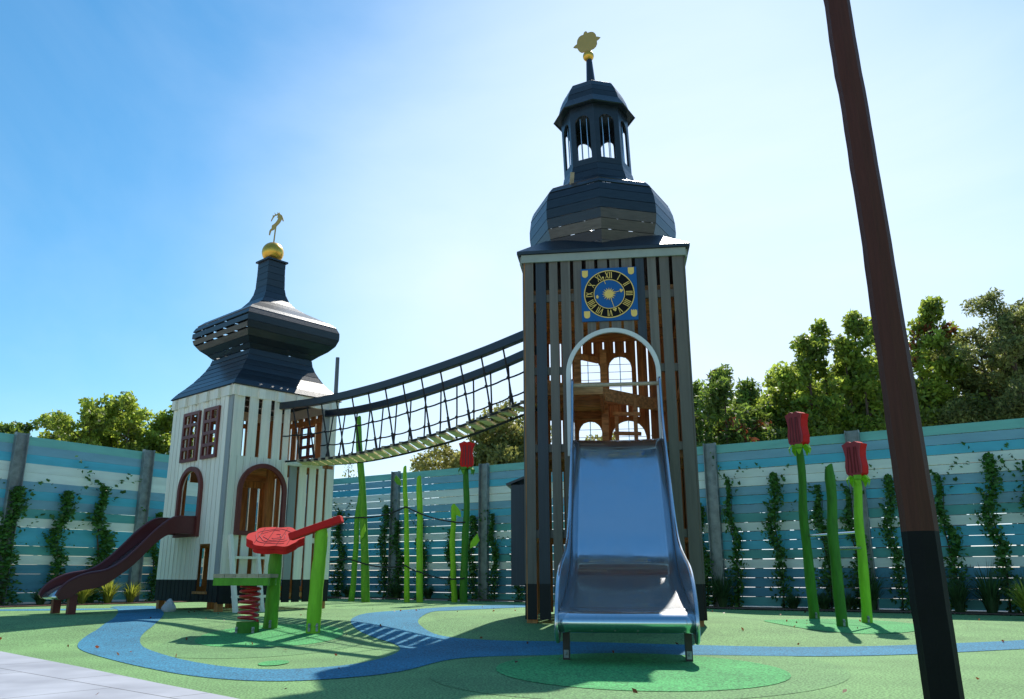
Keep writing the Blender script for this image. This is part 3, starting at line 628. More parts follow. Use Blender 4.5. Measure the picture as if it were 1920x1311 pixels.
mb = MB(); mb.tube([(LX(7.28), 0, 7.12), (LX(7.62)-.01, 0, 7.64)], [.07, .04], 0, 10); mb.build('spike', 'rail', big, smooth=True)
mb = MB(); mb.ball((-.105, 0, 7.68), .078); mb.build('gold_ball', 'gold', big, smooth=True)
def trace(pts, ox, oy, s): return [((x-ox)*s, (oy-y)*s) for x, y in pts]
v1 = trace([(550, 640), (490, 660), (450, 640), (425, 605), (405, 565), (370, 566), (335, 552), (365, 515), (402, 485), (402, 450), (410, 400), (440, 340), (480, 305), (520, 290), (530, 250), (545, 228), (565, 215), (585, 225), (597, 250), (630, 235), (665, 228), (700, 233), (730, 258), (748, 290), (752, 325), (790, 330), (830, 343), (800, 380), (765, 408), (763, 440), (765, 480), (745, 530), (705, 575), (665, 595), (640, 620), (600, 640)], 600, 650, .00079)
mb = MB(); a_ = R(8)
mb.extr([v1], lambda u, z, d: (-.105+u*cos(a_)-d*sin(a_), u*sin(a_)+d*cos(a_), z+7.745), -.006, .006); fixn(mb.build('weather_vane', 'vane', big))
# hatch box on the left side
mb = MB(); mb.b2((-1.12, -.88, .5), (-.963, -.2, 1.60)); hb = mb.build('hatch_box', 'slate', big)
mb = MB(); mb.bar((-1.17, -.54, 1.60), (-.965, -.54, 1.68), .74, .025); mb.build('hatch_roof', 'roof', hb)
# clock
ck = MB(); cu, cz, hs = .065, 3.79, .325
ck.extr([[(cu-hs, cz-hs), (cu+hs, cz-hs), (cu+hs, cz+hs), (cu-hs, cz+hs)]], F['front'], .027, .055)
clk = fixn(ck.build('clock', 'blue', big))
def circ(r, n=64): return [(cu+r*cos(2*PI*i/n), cz+r*sin(2*PI*i/n)) for i in range(n)]
mb = MB(); mb.extr([circ(.283), circ(.182)[::-1]], F['front'], .055, .058); fixn(mb.build('dial_ring', 'black', clk))
mb = MB()
for r0, r1 in ((.283, .294), (.174, .182)): mb.extr([circ(r1), circ(r0)[::-1]], F['front'], .055, .0605)
fixn(mb.build('ring_edge', 'goldpaint', clk))
mb = MB()
def stroke(m, ang, x0, r0, x1, r1, w=.0085):
    # ang: clock angle; x tangential (clockwise), r radial
    def pt(x, r): return (cu+r*sin(ang)+x*cos(ang), cz+r*cos(ang)-x*sin(ang))
    hw = w/2; m.extr([[pt(x0-hw, r0), pt(x0+hw, r0), pt(x1+hw, r1), pt(x1-hw, r1)]], F['front'], .058, .061)
NUM = {1: 'I', 2: 'II', 3: 'III', 4: 'IIII', 5: 'V', 6: 'VI', 7: 'VII', 8: 'VIII', 9: 'IX', 10: 'X', 11: 'XI', 12: 'XII'}
for n_, s_ in NUM.items():
    mb = MB(); ang = 2*PI*n_/12; wd = {'I': .020, 'V': .042, 'X': .046}; tot = sum(wd[c] for c in s_); x = -tot/2; r0, r1 = .193, .272
    for c in s_:
        xc = x+wd[c]/2
        if c == 'I': stroke(mb, ang, xc, r0, xc, r1)
        elif c == 'V': stroke(mb, ang, xc, r0, xc-.016, r1, .0095); stroke(mb, ang, xc, r0, xc+.016, r1, .006)
        else: stroke(mb, ang, xc+.017, r0, xc-.017, r1, .0095); stroke(mb, ang, xc-.017, r0, xc+.017, r1, .006)
        x += wd[c]
    fixn(mb.build('numeral', 'goldpaint', clk))
mb = MB(); st = []
for i in range(32):
    a = 2*PI*i/32; r = .08 if i % 2 == 0 else .044; st.append((cu-.002+r*sin(a), cz+r*cos(a)))
mb.extr([st], F['front'], .055, .062); fixn(mb.build('sun_emblem', 'goldpaint', clk))
def hand(a, r0, r1, tref, nm='clock_hand'):
    mb = MB(); u = Vector((sin(a), cos(a))); v = Vector((cos(a), -sin(a)))
    P = lambda x, r: (cu+u.x*r+v.x*x, cz+u.y*r+v.y*x)
    mb.extr([[P(-.003, r0), P(.003, r0), P(.003, r1), P(-.003, r1)]], F['front'], .0625, .066)
    for (x, r) in tref:
        p = P(x, r); mb.extr([[(p[0]+.011*cos(2*PI*i/12), p[1]+.011*sin(2*PI*i/12)) for i in range(12)]], F['front'], .0625, .068)
    fixn(mb.build(nm, 'goldpaint', clk))
hand(R(76), .04, .135, [(0, .155), (.011, .14), (-.011, .14)]); hand(R(163), .04, .19, [(0, .215), (.012, .199), (-.012, .199)]); hand(R(-18), .13, .212, [(0, .215)])
mb = MB(); mb.extr([[(cu-.135+.02*cos(R(a)), cz-.03+.022*sin(R(a))) for a in range(80, 300, 15)]+[(cu-.132, cz-.045), (cu-.12, cz-.03), (cu-.132, cz-.018)]], F['front'], .055, .062); fixn(mb.build('moon_marker', 'goldpaint', clk))
for (x, z, cr) in ((-.277, .262, 0), (.262, .278, 0), (-.265, -.243, 0), (.278, -.243, 1)):
    w_ = .035; t = z+.04
    top = [(w_, t), (-w_, t)] if not cr else [(w_, t), (w_*.7, t-.012), (w_*.4, t+.004), (w_*.1, t-.012), (-w_*.2, t+.004), (-w_*.5, t-.012), (-w_*.8, t+.004), (-w_, t-.008)]
    pl = [(cu+x+p[0], cz+p[1]) for p in top+[(w_*cos(R(a)), z-.012+w_*sin(R(a))) for a in range(180, 361, 20)]]
    mb = MB(); mb.extr([pl], F['front'], .055, .061); fixn(mb.build('shield', 'goldpaint', clk))

# ---------------- stainless slide ----------------
sl_ = thing('metal_slide', 'wide stainless steel slide coming out of the clock tower arch', 'slide', (1.37, 10.23, 0), R(-8))
D0 = -.94-.03; SU = .10
def BP(d): return D0-d
bed = [(-.12, 2.04), (0, 2.06), (.10, 2.04), (.2, 1.98), (.32, 1.87), (.5, 1.69), (.75, 1.44), (1.0, 1.18), (1.22, .95), (1.42, .775), (1.62, .655), (1.85, .565), (2.15, .49), (2.45, .43), (2.7, .39), (2.88, .365), (3.0, .358), (3.08, .35), (3.13, .33), (3.155, .295), (3.15, .255), (3.11, .225), (3.05, .215)]
def interp(p, k=4):
    out = []
    for i in range(len(p)-1):
        a = p[max(i-1, 0)]; b = p[i]; c = p[i+1]; d = p[min(i+2, len(p)-1)]
        for j in range(k):
            t = j/k; out.append(tuple(.5*((2*b[m])+(-a[m]+c[m])*t+(2*a[m]-5*b[m]+4*c[m]-d[m])*t*t+(-a[m]+3*b[m]-3*c[m]+d[m])*t**3) for m in range(len(b))))
    return out+[p[-1]]
bs = interp(bed)
mb = MB()
vs = []; fs = []; nx = 13
for (d, z) in bs:
    w_ = .476
    for k in range(nx):
        q = -1+2*k/(nx-1); vs.append((SU+w_*q, BP(d), z+.012*q*q*(1 if d < 3 else 0)))
for i in range(len(bs)-1):
    for k in range(nx-1): fs.append((i*nx+k, i*nx+k+1, (i+1)*nx+k+1, (i+1)*nx+k))
mb.raw(vs, fs); o = mb.build('slide_bed', 'steel', sl_, smooth=True)
so = o.modifiers.new('solid', 'SOLIDIFY'); so.thickness = .006; so.offset = -1
top = interp([(-.02, 2.72), (.03, 2.76), (.09, 2.74), (.16, 2.58), (.26, 2.32), (.42, 2.06), (.7, 1.76), (1.0, 1.45), (1.3, 1.15), (1.6, .94), (1.9, .83), (2.2, .765), (2.4, .725), (2.6, .69), (2.8, .64), (2.97, .56), (3.10, .44), (3.17, .31), (3.16, .21), (3.09, .155), (3.0, .15)], 3)
bot = [(2.8, .2), (2.5, .27), (2.2, .34), (1.7, .52), (1.3, .78), (.9, 1.17), (.5, 1.58), (.2, 1.87), (-.02, 1.95)]
for s in (-1, 1):
    mb = MB(); pl = top+bot
    def FS(d, z, t, s=s):
        w_ = .478; return (SU+s*(w_+t), BP(d), z)
    mb.extr([pl], FS, 0, .022)
    o = fixn(mb.build('side_panel', 'steel2', sl_)); 
    mb = MB(); mb.tube([FS(d, z, .011) for d, z in top], .0145, 0, 8); mb.build('edge_tube', 'steel2', o, smooth=True)
    mb = MB(); x = SU+s*.445; mb.b2((x-.025, BP(2.83), T(.9, 6.4)-.02), (x+.025, BP(2.75), .29)); l_ = mb.build('leg', 'blackmetal', sl_)
    mb = MB(); mb.b2((x-.018, BP(2.834), .02), (x+.018, BP(2.8315), .075)); mb.ball((x, BP(2.834), .05), .012, 0, 10, 6); mb.build('foot_plate', 'galv', l_)
mb = MB(); mb.tube([(SU-.49, BP(.04), 2.70), (SU+.49, BP(.04), 2.70)], .022, 0, 12); mb.build('cross_bar', 'plankend', sl_, smooth=True)
mb = MB()
for i in range(6): mb.ball((SU-.4+.16*i, BP(3.128), .232), .007, 0, 8, 5)
mb.build('rivets', 'steel2', sl_)

# ---------------- small white tower ----------------
wt = thing('small_tower', 'small white boarded play tower with dark bell shaped roof and maroon windows', 'play tower', (-4.04, 13.63, 0), R(47.4))
h = .94; G = sides(h); u_ = lambda u: u-.94
WM = ['white', 'palegrey', 'skirt', 'natural', 'maroon']
mb = MB()
fh = [('arch', u_(.2), u_(.93), 1.24, 2.2), ('rect', u_(.98), u_(1.6), 2.34, 3.22)]
cols = [(0, .165), (.255, .405), (.475, .625), (.695, .83), (.88, 1.0)]
for (a, b) in cols: wall(mb, G['front'], [(u_(a), u_(b), 2.34, 3.25, 0, 3)], fh)
n = 9
for i in range(n):  # tight band and arch zone
    a = i*.111; wall(mb, G['front'], [(u_(a+.002), u_(a+.107), 1.18, 2.34, 0, 3)], fh)
for (a, b) in ((0, .24), (.29, .42), (.50, .63), (.71, .83), (.88, 1.0)):
    wall(mb, G['front'], [(u_(a), u_(b), .55, 1.18, 0, 3), (u_(a), u_(b), .22, .55, 2, 3)], fh)
for j, (a, b) in enumerate(((1.04, 1.17), (1.22, 1.35), (1.41, 1.53), (1.585, 1.69), (1.745, 1.88))):
    wall(mb, G['front'], [(u_(a), u_(b), .55, 2.28, 1 if j == 0 else 0, 3), (u_(a), u_(b), .22, .55, 2, 3)], [])
wall(mb, G['front'], [(u_(1.61), u_(1.74), 2.34, 3.25, 1, 3), (u_(1.745), u_(1.88), 2.34, 3.25, 0, 3)], [])
mb.b2(G['front'](u_(.95), 2.27, .023), G['front'](u_(1.62), 2.345, .06), 0); mb.b2(G['front'](u_(1.0), 1.10, -.02), G['front'](u_(1.87), 1.18, -.002), 0)
mb.b2(G['front'](u_(1.0), .3, -.02), G['front'](u_(1.87), .36, -.002), 3)
fwall = mb.build('front_wall', WM, wt)
mb = MB(); lh = [('arch', u_(.71), u_(1.32), 1.24, 2.18), ('rect', u_(.3), u_(.63), .38, 1.06), ('rect', u_(.37), u_(.73), 2.38, 3.07), ('rect', u_(.97), u_(1.38), 2.38, 3.07)]
for i in range(15):
    a = i*.1253; b = a+.1253-.013
    wall(mb, G['left'], [(u_(a), u_(b), .55, 3.25, 1 if i == 0 else 0, 3), (u_(a), u_(b), .24, .55, 2, 3)], lh)
mb.b2(G['left'](u_(0), .3, -.006), G['left'](u_(.28), 3.2, -.002), 2)
mb.b2(G['left'](u_(.64), .3, -.006), G['left'](u_(.69), 3.2, -.002), 2); mb.b2(G['left'](u_(1.4), .3, -.006), G['left'](u_(1.87), 3.2, -.002), 2)
mb.b2(G['left'](u_(.27), .35, -.02), G['left'](u_(.66), .385, .05), 3)
mb.build('side_wall', WM, wt)
for key, hl in (('right', [('rect', -.35, .1, 2.4, 3.1)]), ('back', [('rect', -.6, -.15, 1.3, 2.1)])):
    mb = MB()
    for i in range(10):
        a = -.93+i*.188; wall(mb, G[key], [(a, a+.145, .55, 3.25, 0, 3), (a, a+.145, .24, .55, 2, 3)], hl)
    for z in (.4, 1.15, 2.3, 3.15): mb.b2(G[key](-.93, z-.04, -.035), G[key](.93, z+.04, -.002), 3)
    mb.build('side_wall' if key == 'right' else 'back_wall', WM, wt)
archtrim(wt, G['front'], u_(.15), u_(.98), 1.18, 2.25, .065, .05, 'maroon', 'arch_frame', True, .023)
archtrim(wt, G['left'], u_(.655), u_(1.375), 1.17, 2.24, .065, .05, 'maroon', 'arch_frame', True, .023)
def shutter(Fk, a, b, z0, z1, d0):
    mb = MB(); hs_ = []; fw_ = .05; cw = (b-a-3*fw_)/2; ch = (z1-z0-5*fw_)/4
    for i in range(2):
        for j in range(4):
            x = a+fw_+i*(cw+fw_); z = z0+fw_+j*(ch+fw_); hs_.append([(x, z), (x, z+ch), (x+cw, z+ch), (x+cw, z)])
    mb.extr([[(a, z0), (b, z0), (b, z1), (a, z1)]]+hs_, Fk, d0, d0+.04); return fixn(mb.build('grid_window', 'maroon', wt))
shutter(G['left'], u_(.33), u_(.78), 2.33, 3.12, .023); shutter(G['left'], u_(.92), u_(1.43), 2.33, 3.12, .023); shutter(G['right'], -.38, .13, 2.37, 3.13, .023)
mb = MB()
for k in ('front', 'left', 'right', 'back'):
    e = .97 if k in ('front', 'back') else .94
    if k == 'front':
        mb.b2(G[k](-e, 3.25, .0), G[k](e, 3.41, .03), 0)
    else: mb.b2(G[k](-e, 3.25, .0), G[k](e, 3.41, .03), 0)
    for i in range(6):
        u = -.85+i*.34; mb.b2(G[k](u-.055, 3.235, .031), G[k](u+.055, 3.385, .075), 0)
mb.build('cornice', 'white', wt)
for sx in (-1, 1):
    for sy in (-1, 1):
        mb = MB(); mb.b2((sx*.88-.045, sy*.88-.045, .08), (sx*.88+.045, sy*.88+.045, 3.3)); mb.build('corner_post', 'natural', wt)
for z, x0, x1, y0, y1 in ((1.18, -.9, .2, -.2, .9), (2.33, -.2, .9, -.9, .9)):
    mb = MB()
    for i in range(8): mb.b2((x0, y0+(y1-y0)*i/8, z-.03), (x1, y0+(y1-y0)*(i+1)/8-.01, z))
    mb.b2((x0, y0, z-.14), (x1, y0+.04, z-.031)); mb.b2((x0, y1-.04, z-.14), (x1, y1, z-.031)); mb.build('platform', 'naturalh', wt)
mb = MB()   # inner posts seen through the arch
for (x, y) in ((-.45, .1), (.0, .35), (.3, -.1)): mb.b2((x-.05, y-.04, .1), (x+.05, y+.04, 2.3))
mb.b2((-.45, .1, 2.0), (.3, .16, 2.1)); mb.build('inner_post', 'natural', wt)
LW = lambda z: .0
OX = lambda z: (.08*ss((z-3.5)/1.2))
prof = [(3.42, 1.0), (3.52, .93), (3.62, .84), (3.72, .76), (3.82, .70), (3.92, .645), (4.02, .605), (4.12, .585), (4.19, .66), (4.27, .76), (4.37, .84), (4.48, .875), (4.60, .875), (4.70, .83), (4.78, .74), (4.86, .60), (4.95, .45), (5.05, .32), (5.16, .24), (5.28, .195), (5.40, .175), (5.52, .172), (5.64, .168), (5.76, .166), (5.87, .165)]
mb = MB(); P2 = [(z, r*sqrt(2)) for z, r in prof]
# k=0 -> side between corners -x-y ... choose a0 so that side 0 faces -y (front), 3 faces -x (left)
def gp(i, k):
    if k == 3 and 9 <= i <= 12: return .036
    if k in (1, 2) and 10 <= i <= 14: return .04
    if k == 3 and i < 8: return .018
    return .006
b0 = MB(); ring_boards(b0, P2, 4, R(225), lambda z: 0, gaps=gp, wmap=lambda i, k: 1 if (k == 3 and i in (9, 10)) else 0)
ca, sa = cos(R(-47.4)), sin(R(-47.4))
b0.v = [(v[0]+ca*OX(v[2]), v[1]+sa*OX(v[2]), v[2]) for v in b0.v]
b0.build('bell_roof', ['roof', 'roofbrown'], wt)
for k in range(5):
    mb = MB(); u = -.6+k*.3; mb.b2((-.76, u-.02, 4.36), (-.73, u+.02, 4.68)); mb.build('roof_frame', 'skirt', wt)
tx, ty = ca*.08, sa*.08
mb = MB(); mb.b2((tx-.2, ty-.2, 5.865), (tx+.2, ty+.2, 5.895)); mb.build('cap_plate', 'roof', wt)
mb = MB(); mb.ball((tx, ty, 6.07), .188, 0, 36, 20); mb.build('gold_ball', 'gold', wt, smooth=True)
mb = MB(); mb.tube([(tx, ty, 6.22), (tx+ca*.02, ty+sa*.02, 6.62)], .013, 0, 8)
v2 = trace([(290, 325), (302, 280), (320, 232), (318, 190), (337, 208), (362, 190), (345, 140), (380, 183), (405, 175), (408, 130), (425, 160), (442, 138), (462, 180), (495, 200), (518, 250), (540, 322), (515, 322), (500, 280), (470, 350), (430, 400), (400, 440), (370, 490), (340, 512), (318, 515), (305, 560), (294, 618), (272, 600), (278, 520), (300, 480), (315, 470), (316, 412), (375, 362), (413, 300), (425, 250), (400, 244), (414, 222), (412, 197), (365, 212), (335, 255), (302, 325)], 395, 440, .00093)
mb.extr([v2], lambda u, z, d: (tx+ca*(u+.02)-sa*d, ty+sa*(u+.02)+ca*d, z+6.56), -.006, .006); fixn(mb.build('weather_vane', 'vane', wt))
mb = MB()
for x in (.10, .52): mb.bar((u_(x), -1.28, .1), (u_(x), -.975, 1.18), .05, .07)
for z in (.32, .58, .86): mb.bar((u_(.08), -1.27+(z-.1)*.285, z), (u_(.62), -1.27+(z-.1)*.285, z), .09, .035)
mb.build('ladder', 'white', wt)

# maroon slide
ms = thing('plastic_slide', 'small curved maroon slide coming out of the white tower', 'slide', (-4.04, 13.63, 0), R(47.4))
ZT = [(-.03, 1.46), (.15, 1.45), (.39, 1.43), (.61, 1.27), (.8, 1.07), (.96, .90), (1.14, .75), (1.31, .67), (1.48, .64), (1.62, .60), (1.77, .52), (1.86, .42), (1.89, .35)]
ZBt = [(1.87, .315), (1.81, .30), (1.69, .34), (1.59, .41), (1.34, .46), (1.17, .56), (.91, .76), (.65, 1.04), (.44, 1.19), (.2, 1.21), (-.03, 1.21)]
zt = interp(ZT, 3); zb = interp(ZBt, 3)
for s in (0, 1):
    uu = (.70-.94, 1.30-.94)[s]; mb = MB()
    mb.extr([zt+zb], lambda d, z, t, uu=uu: (-.96-d, uu+t, z), 0, .035); o = fixn(mb.build('side_panel', 'maroonslide', ms))
    mb = MB(); mb.tube([(-.96-d, uu+.0175, z) for d, z in zt], .021, 0, 8); mb.build('panel_rim', 'maroonslide', o, smooth=True)
    mb = MB(); p = Vector((-.96-1.66, uu+.02+(.05 if s == 0 else -.02), 0)); mb.b2((p.x-.05, p.y-.04, .02), (p.x+.05, p.y+.04, .36)); mb.build('leg', 'maroon', ms)
mb = MB(); vs = []; fs = []
tr = interp([(-.03, 1.26), (.3, 1.25), (.5, 1.16), (.7, 1.0), (.95, .79), (1.2, .60), (1.4, .53), (1.6, .49), (1.75, .43), (1.84, .37), (1.86, .32), (1.8, .30)], 3)
for d, z in tr: vs += [(-.96-d, .735-.94, z), (-.96-d, 1.30-.94, z)]
for i in range(len(tr)-1): fs.append((2*i, 2*i+1, 2*i+3, 2*i+2))
mb.raw(vs, fs); o = mb.build('slide_bed', 'steel2', ms, smooth=True); so = o.modifiers.new('s', 'SOLIDIFY'); so.thickness = .008; so.offset = 0

# ---------------- rope bridge ----------------
br = thing('rope_bridge', 'hanging plank bridge with dark handrails and black rope nets between the two towers', 'bridge', (-1.4, 11.3, 0)); bo = (-1.4, 11.3, 0)
def lerp(a, b, t): return (a[0]+(b[0]-a[0])*t, a[1]+(b[1]-a[1])*t)
def curve(tab, t):
    for i in range(len(tab)-1):
        if t <= tab[i+1][0] or i == len(tab)-2:
            a = tab[max(i-1, 0)]; b = tab[i]; c = tab[i+1]; d = tab[min(i+2, len(tab)-1)]
            q = (t-b[0])/(c[0]-b[0]); m0 = (c[1]-a[1])/(c[0]-a[0])*(c[0]-b[0]) if a != b else c[1]-b[1]; m1 = (d[1]-b[1])/(d[0]-b[0])*(c[0]-b[0]) if d != c else c[1]-b[1]
            return (2*q**3-3*q*q+1)*b[1]+(q**3-2*q*q+q)*m0+(-2*q**3+3*q*q)*c[1]+(q**3-q*q)*m1
RT = [(0, 3.185), (.2, 3.13), (.444, 3.14), (.658, 3.20), (.848, 3.285), (1.0, 3.385)]
DT = [(0, 2.33), (.16, 2.29), (.31, 2.28), (.541, 2.335), (.746, 2.43), (1.0, 2.63)]
NR = ((-3.43, 12.9), (.36, 9.5)); FRl = ((-2.85, 13.54), (.46, 10.25)); ND = ((-3.36, 13.02), (.40, 9.68)); FD = ((-2.93, 13.46), (.50, 10.3))
for rl in (NR, FRl):
    mb = MB(); pts = [(*lerp(*rl, t), curve(RT, t)) for t in [i/24 for i in range(25)]]
    d = Vector((rl[1][0]-rl[0][0], rl[1][1]-rl[0][1], 0)).normalized(); n_ = Vector((-d.y, d.x, 0))
    vs = []; fs = []
    for p in pts:
        for (a, b) in ((-.036, -.055), (.036, -.055), (.044, -.045), (.044, .045), (.036, .055), (-.036, .055), (-.044, .045), (-.044, -.045)): vs.append(Vector(p)+n_*a+Vector((0, 0, b)))
    for i in range(24):
        for k in range(8): fs.append((i*8+k, i*8+(k+1) % 8, i*8+8+(k+1) % 8, i*8+8+k))
    fs += [tuple(range(7, -1, -1)), tuple(24*8+k for k in range(8))]
    mb.raw(vs, fs); fixn(mb.build('handrail', 'rail', br, off=bo))
NP = 26
for i in range(NP):
    t = .075+.925*(i+.35)/NP; a = Vector((*lerp(*ND, t), curve(DT, t))); tf = -.14+1.16*t; b = Vector((*lerp(*FD, tf), curve(DT, max(0, tf))+.05*max(0, tf)))
    mb = MB(); sl2 = (curve(DT, min(1, t+.02))-curve(DT, t-.0 if t < .02 else t-.02)); mb.bar(a, b, .112, .03); mb.bar(a+(a-b).normalized()*.002, a+(b-a)*.12, .116, .038, 1); mb.build('plank', ['plank', 'plankend'], br, off=bo)
for dl in (ND, FD):
    mb = MB()
    for dz in (.0,): mb.tube([(*lerp(*dl, t), curve(DT, t)+.0) for t in [i/30 for i in range(31)]], .016, 0, 6)
    mb.build('deck_cable', 'rope', br, off=bo)
for (rl, dl, ph) in ((NR, ND, .03), (FRl, FD, .01)):
    mb = MB(); nv = 14; FN = .52 if rl is NR else .60
    for i in range(nv):
        t = ph+.035+i*.0712
        if t > .99: break
        tt = t+.02
        a = Vector((*lerp(*rl, t), curve(RT, t)-.055)); b = Vector((*lerp(*dl, tt if rl is NR else t), curve(DT, tt if rl is NR else t)+.02))
        mb.tube([a, a.lerp(b, .5)+Vector((.004, 0, 0)), b], .011, 0, 6)
        mb.tube([a.lerp(b, .8), b], .017, 0, 6)
        mb.ball(a.lerp(b, FN), .024, 0, 8, 6)
    for f in (FN,):
        pts = []
        for j in range(57):
            t = j/56; a = Vector((*lerp(*rl, t), curve(RT, t)-.055)); b = Vector((*lerp(*dl, t), curve(DT, t)+.02)); q = a.lerp(b, f)
            k = (t-ph-.035)/.0712; q.z -= .012*abs(sin(PI*k)); pts.append(q)
        mb.tube(pts, .011, 0, 6)
    mb.build('rope_net', 'rope', br, off=bo)

# ---------------- wooden posts ----------------
def stem(parent, p0, p1, r0, r1, m, seed, bend=.04, off=(0, 0, 0), name='stem', cut=.04):
    random.seed(seed); p0 = Vector(p0); p1 = Vector(p1); n = 14; ph = random.uniform(0, 6); mb = MB(); pts = []; rs = []
    for i in range(n+1):
        t = i/n; q = p0.lerp(p1, t); w = sin(PI*t)
        bend_ = bend*.55; q += Vector((bend_*w*sin(t*5+ph)+bend_*.4*w*sin(t*13+ph), bend_*.6*w*cos(t*4+ph), 0)); pts.append(q); rs.append((r0+(r1-r0)*t)*(1+.035*sin(t*19+ph)+.015*sin(t*41)))
    rs[-1] *= .8; mb.tube(pts, rs, 0, 14)
    # slanted cut at the top
    k = 14
    for j in range(k): v = mb.v[-k+j]; mb.v[-k+j] = (v[0], v[1], v[2]+cut*cos(2*PI*j/k+1))
    o = mb.build(name, m, parent, smooth=True, off=off); return o
def tulip_outline():
    return [(-.06, 0), (.06, 0), (.115, .05), (.125, .14), (.105, .27), (.115, .36), (.145, .44), (.10, .45), (.06, .475), (.0, .46), (-.05, .48), (-.10, .455), (-.145, .44), (-.12, .36), (-.105, .27), (-.125, .14), (-.115, .05)]
def inner_outline(k): return [(x*k, .235+(y-.235)*(.86+.1*(k-.5))) for x, y in tulip_outline()]
def flower(parent, c, yaw, s, off, face='pinkred', lean=0):
    c = Vector(c); ca_, sa_ = cos(yaw), sin(yaw)
    def FT(u, z, d): return (c.x+s*(u*ca_-d*sa_)+lean*z, c.y+s*(u*sa_+d*ca_), c.z+s*z)
    mb = MB(); mb.extr([tulip_outline()], FT, -.055, .055, 0)
    o = fixn(mb.build('flower_head', 'red', parent, off=off))
    for (d0, d1, m) in ((-.083, -.057, face), (.057, .083, 'red')):
        mb = MB(); mb.extr([[(x*.96, y) for x, y in tulip_outline()]], FT, d0, d1, 0); pt = fixn(mb.build('petal_board', m, o, off=off))
    mb = MB()   # dark grooves tracing the petals
    for x0, x1, w in ((-.078, -.06, .012), (-.03, -.035, .02), (.022, .03, .02), (.075, .062, .012)):
        mb.extr([[(x0, .05), (x0+w, .05), (x0*.9+w, .2), (x1+w, .40), (x1, .40), (x0*.9, .2)]], FT, -.087, -.0835, 0)
    fixn(mb.build('petal_groove', 'darkred', o, off=off))
    # sepals
    mb = MB()
    for k in range(5):
        a = 2*PI*k/5+.5; dx = Vector((cos(a), sin(a), 0)); t_ = Vector((-sin(a), cos(a), 0))
        p = [Vector((c.x, c.y, c.z-.02))+dx*.05*s, Vector((c.x, c.y, c.z+.0))+dx*.11*s, Vector((c.x, c.y, c.z-.05))+dx*.145*s, Vector((c.x, c.y, c.z-.12*s))+dx*.13*s]
        w = (.035, .05, .04, .008); vs = []
        for q, ww in zip(p, w): vs += [q-t_*ww*s, q+t_*ww*s, q-t_*ww*s+Vector((0, 0, .02)), q+t_*ww*s+Vector((0, 0, .02))]
        for i in range(3):
            b = 4*i; mb.raw([vs[b+j] for j in range(8)], [(0, 1, 5, 4), (2, 6, 7, 3), (0, 4, 6, 2), (1, 3, 7, 5), (0, 2, 3, 1), (4, 5, 7, 6)])
    mb.build('sepals', 'leafgreen' if face == 'red' else 'lime', parent, off=off)
    return o
def plug(mb, p): mb.b2((p[0]-.012, p[1]+.0, p[2]), (p[0]+.012, p[1]+.02, p[2]+.075)); mb.ball((p[0], p[1]-.014, p[2]+.05), .012, 0, 8, 5)
# right tulip climber
tc_ = thing('tulip_climber', 'climbing frame of three green posts with two red wooden tulips at the right', 'climbing frame', (4.1, 10.5, .05)); to = (4.1, 10.5, .05)
stem(tc_, (4.14, 11.45, 0), (4.15, 11.45, 2.33), .07, .05, 'deepgreen', 11, .05, to); stem(tc_, (3.8, 9.68, 0), (3.83, 9.68, 1.82), .062, .056, 'deepgreen', 12, .04, to); stem(tc_, (4.39, 10.43, 0), (4.47, 10.43, 1.80), .062, .05, 'lime', 13, .03, to, cut=0)
flower(tc_, (4.16, 11.45, 2.33), R(-60), 1.0, to); flower(tc_, (4.48, 10.43, 1.79), R(-56), .93, to)
mb = MB()
mb.tube([(4.14, 11.45, 1.12), (4.42, 10.43, 1.12)], .016, 0, 10); mb.build('rung', 'steel2', tc_, off=to, smooth=True)
mb = MB(); mb.tube([(3.82, 9.68, .9), (4.43, 10.43, .93)], .02, 0, 10); mb.build('rung', 'steel2', tc_, off=to, smooth=True)
mb = MB()
for p in ((4.14, 11.37, .07), (3.8, 9.615, .07), (4.39, 10.365, .07)): plug(mb, p)
mb.build('foot_plate', 'galv', tc_, off=to)
# middle posts
def post(label, base, top, r0, r1, m, seed, bend=.05, cut=.04):
    z = T(*base); t = thing('wooden_post', label, 'post', (base[0], base[1], z), 0, 'green wooden posts in front of the fence')
    o = stem(t, (base[0], base[1], z-.05), top, r0, r1, m, seed, bend, (base[0], base[1], z), 'post_shaft', cut); return t
Yb = 16.89
post('tall green post leaning behind the very tallest one', (-2.96, 17.4), (-2.84, 17.4, 2.42), .062, .05, 'leafgreen', 21, .06)
tb_ = post('tallest green post, reaching up behind the rope bridge', (-2.58, Yb), (-2.88, Yb, 3.72), .085, .062, 'leafgreen', 22, .05, .06)
tc1 = post('slim lime green post with small leaf at its top', (-1.78, Yb), (-1.90, Yb, 2.72), .056, .042, 'lime', 23, .03)
post('thicker lime green post right of the slim one', (-1.53, Yb), (-1.61, Yb, 2.52), .068, .056, 'lime', 24, .025)
te = post('short knobbly lime green post beside the red tulip', (-.86, Yb), (-.91, Yb, 1.96), .06, .052, 'lime', 25, .05)
tu = thing('tulip_post', 'dark green post with red wooden tulip and leaves in the middle', 'post', (-.68, Yb-.2, .11)); uo = (-.68, Yb-.2, .11)
stem(tu, (-.67, Yb-.2, .06), (-.655, Yb-.2, 2.72), .078, .055, 'deepgreen', 26, .05, uo, cut=0); flower(tu, (-.64, Yb-.2, 2.68), R(0), 1.12, uo, 'red')
def leafpiece(parent, p, dx, s, m, off):
    mb = MB(); p = Vector(p); pl = [(0, 0), (.6, .25), (1, .8), (.75, 1.5), (.3, 1.0), (.05, .6)]
    mb.extr([[(x*dx, z) for x, z in pl]], lambda u, z, d: (p.x+u*s, p.y+d, p.z+z*s), -.02, .02); fixn(mb.build('leaf', m, parent, off=off))
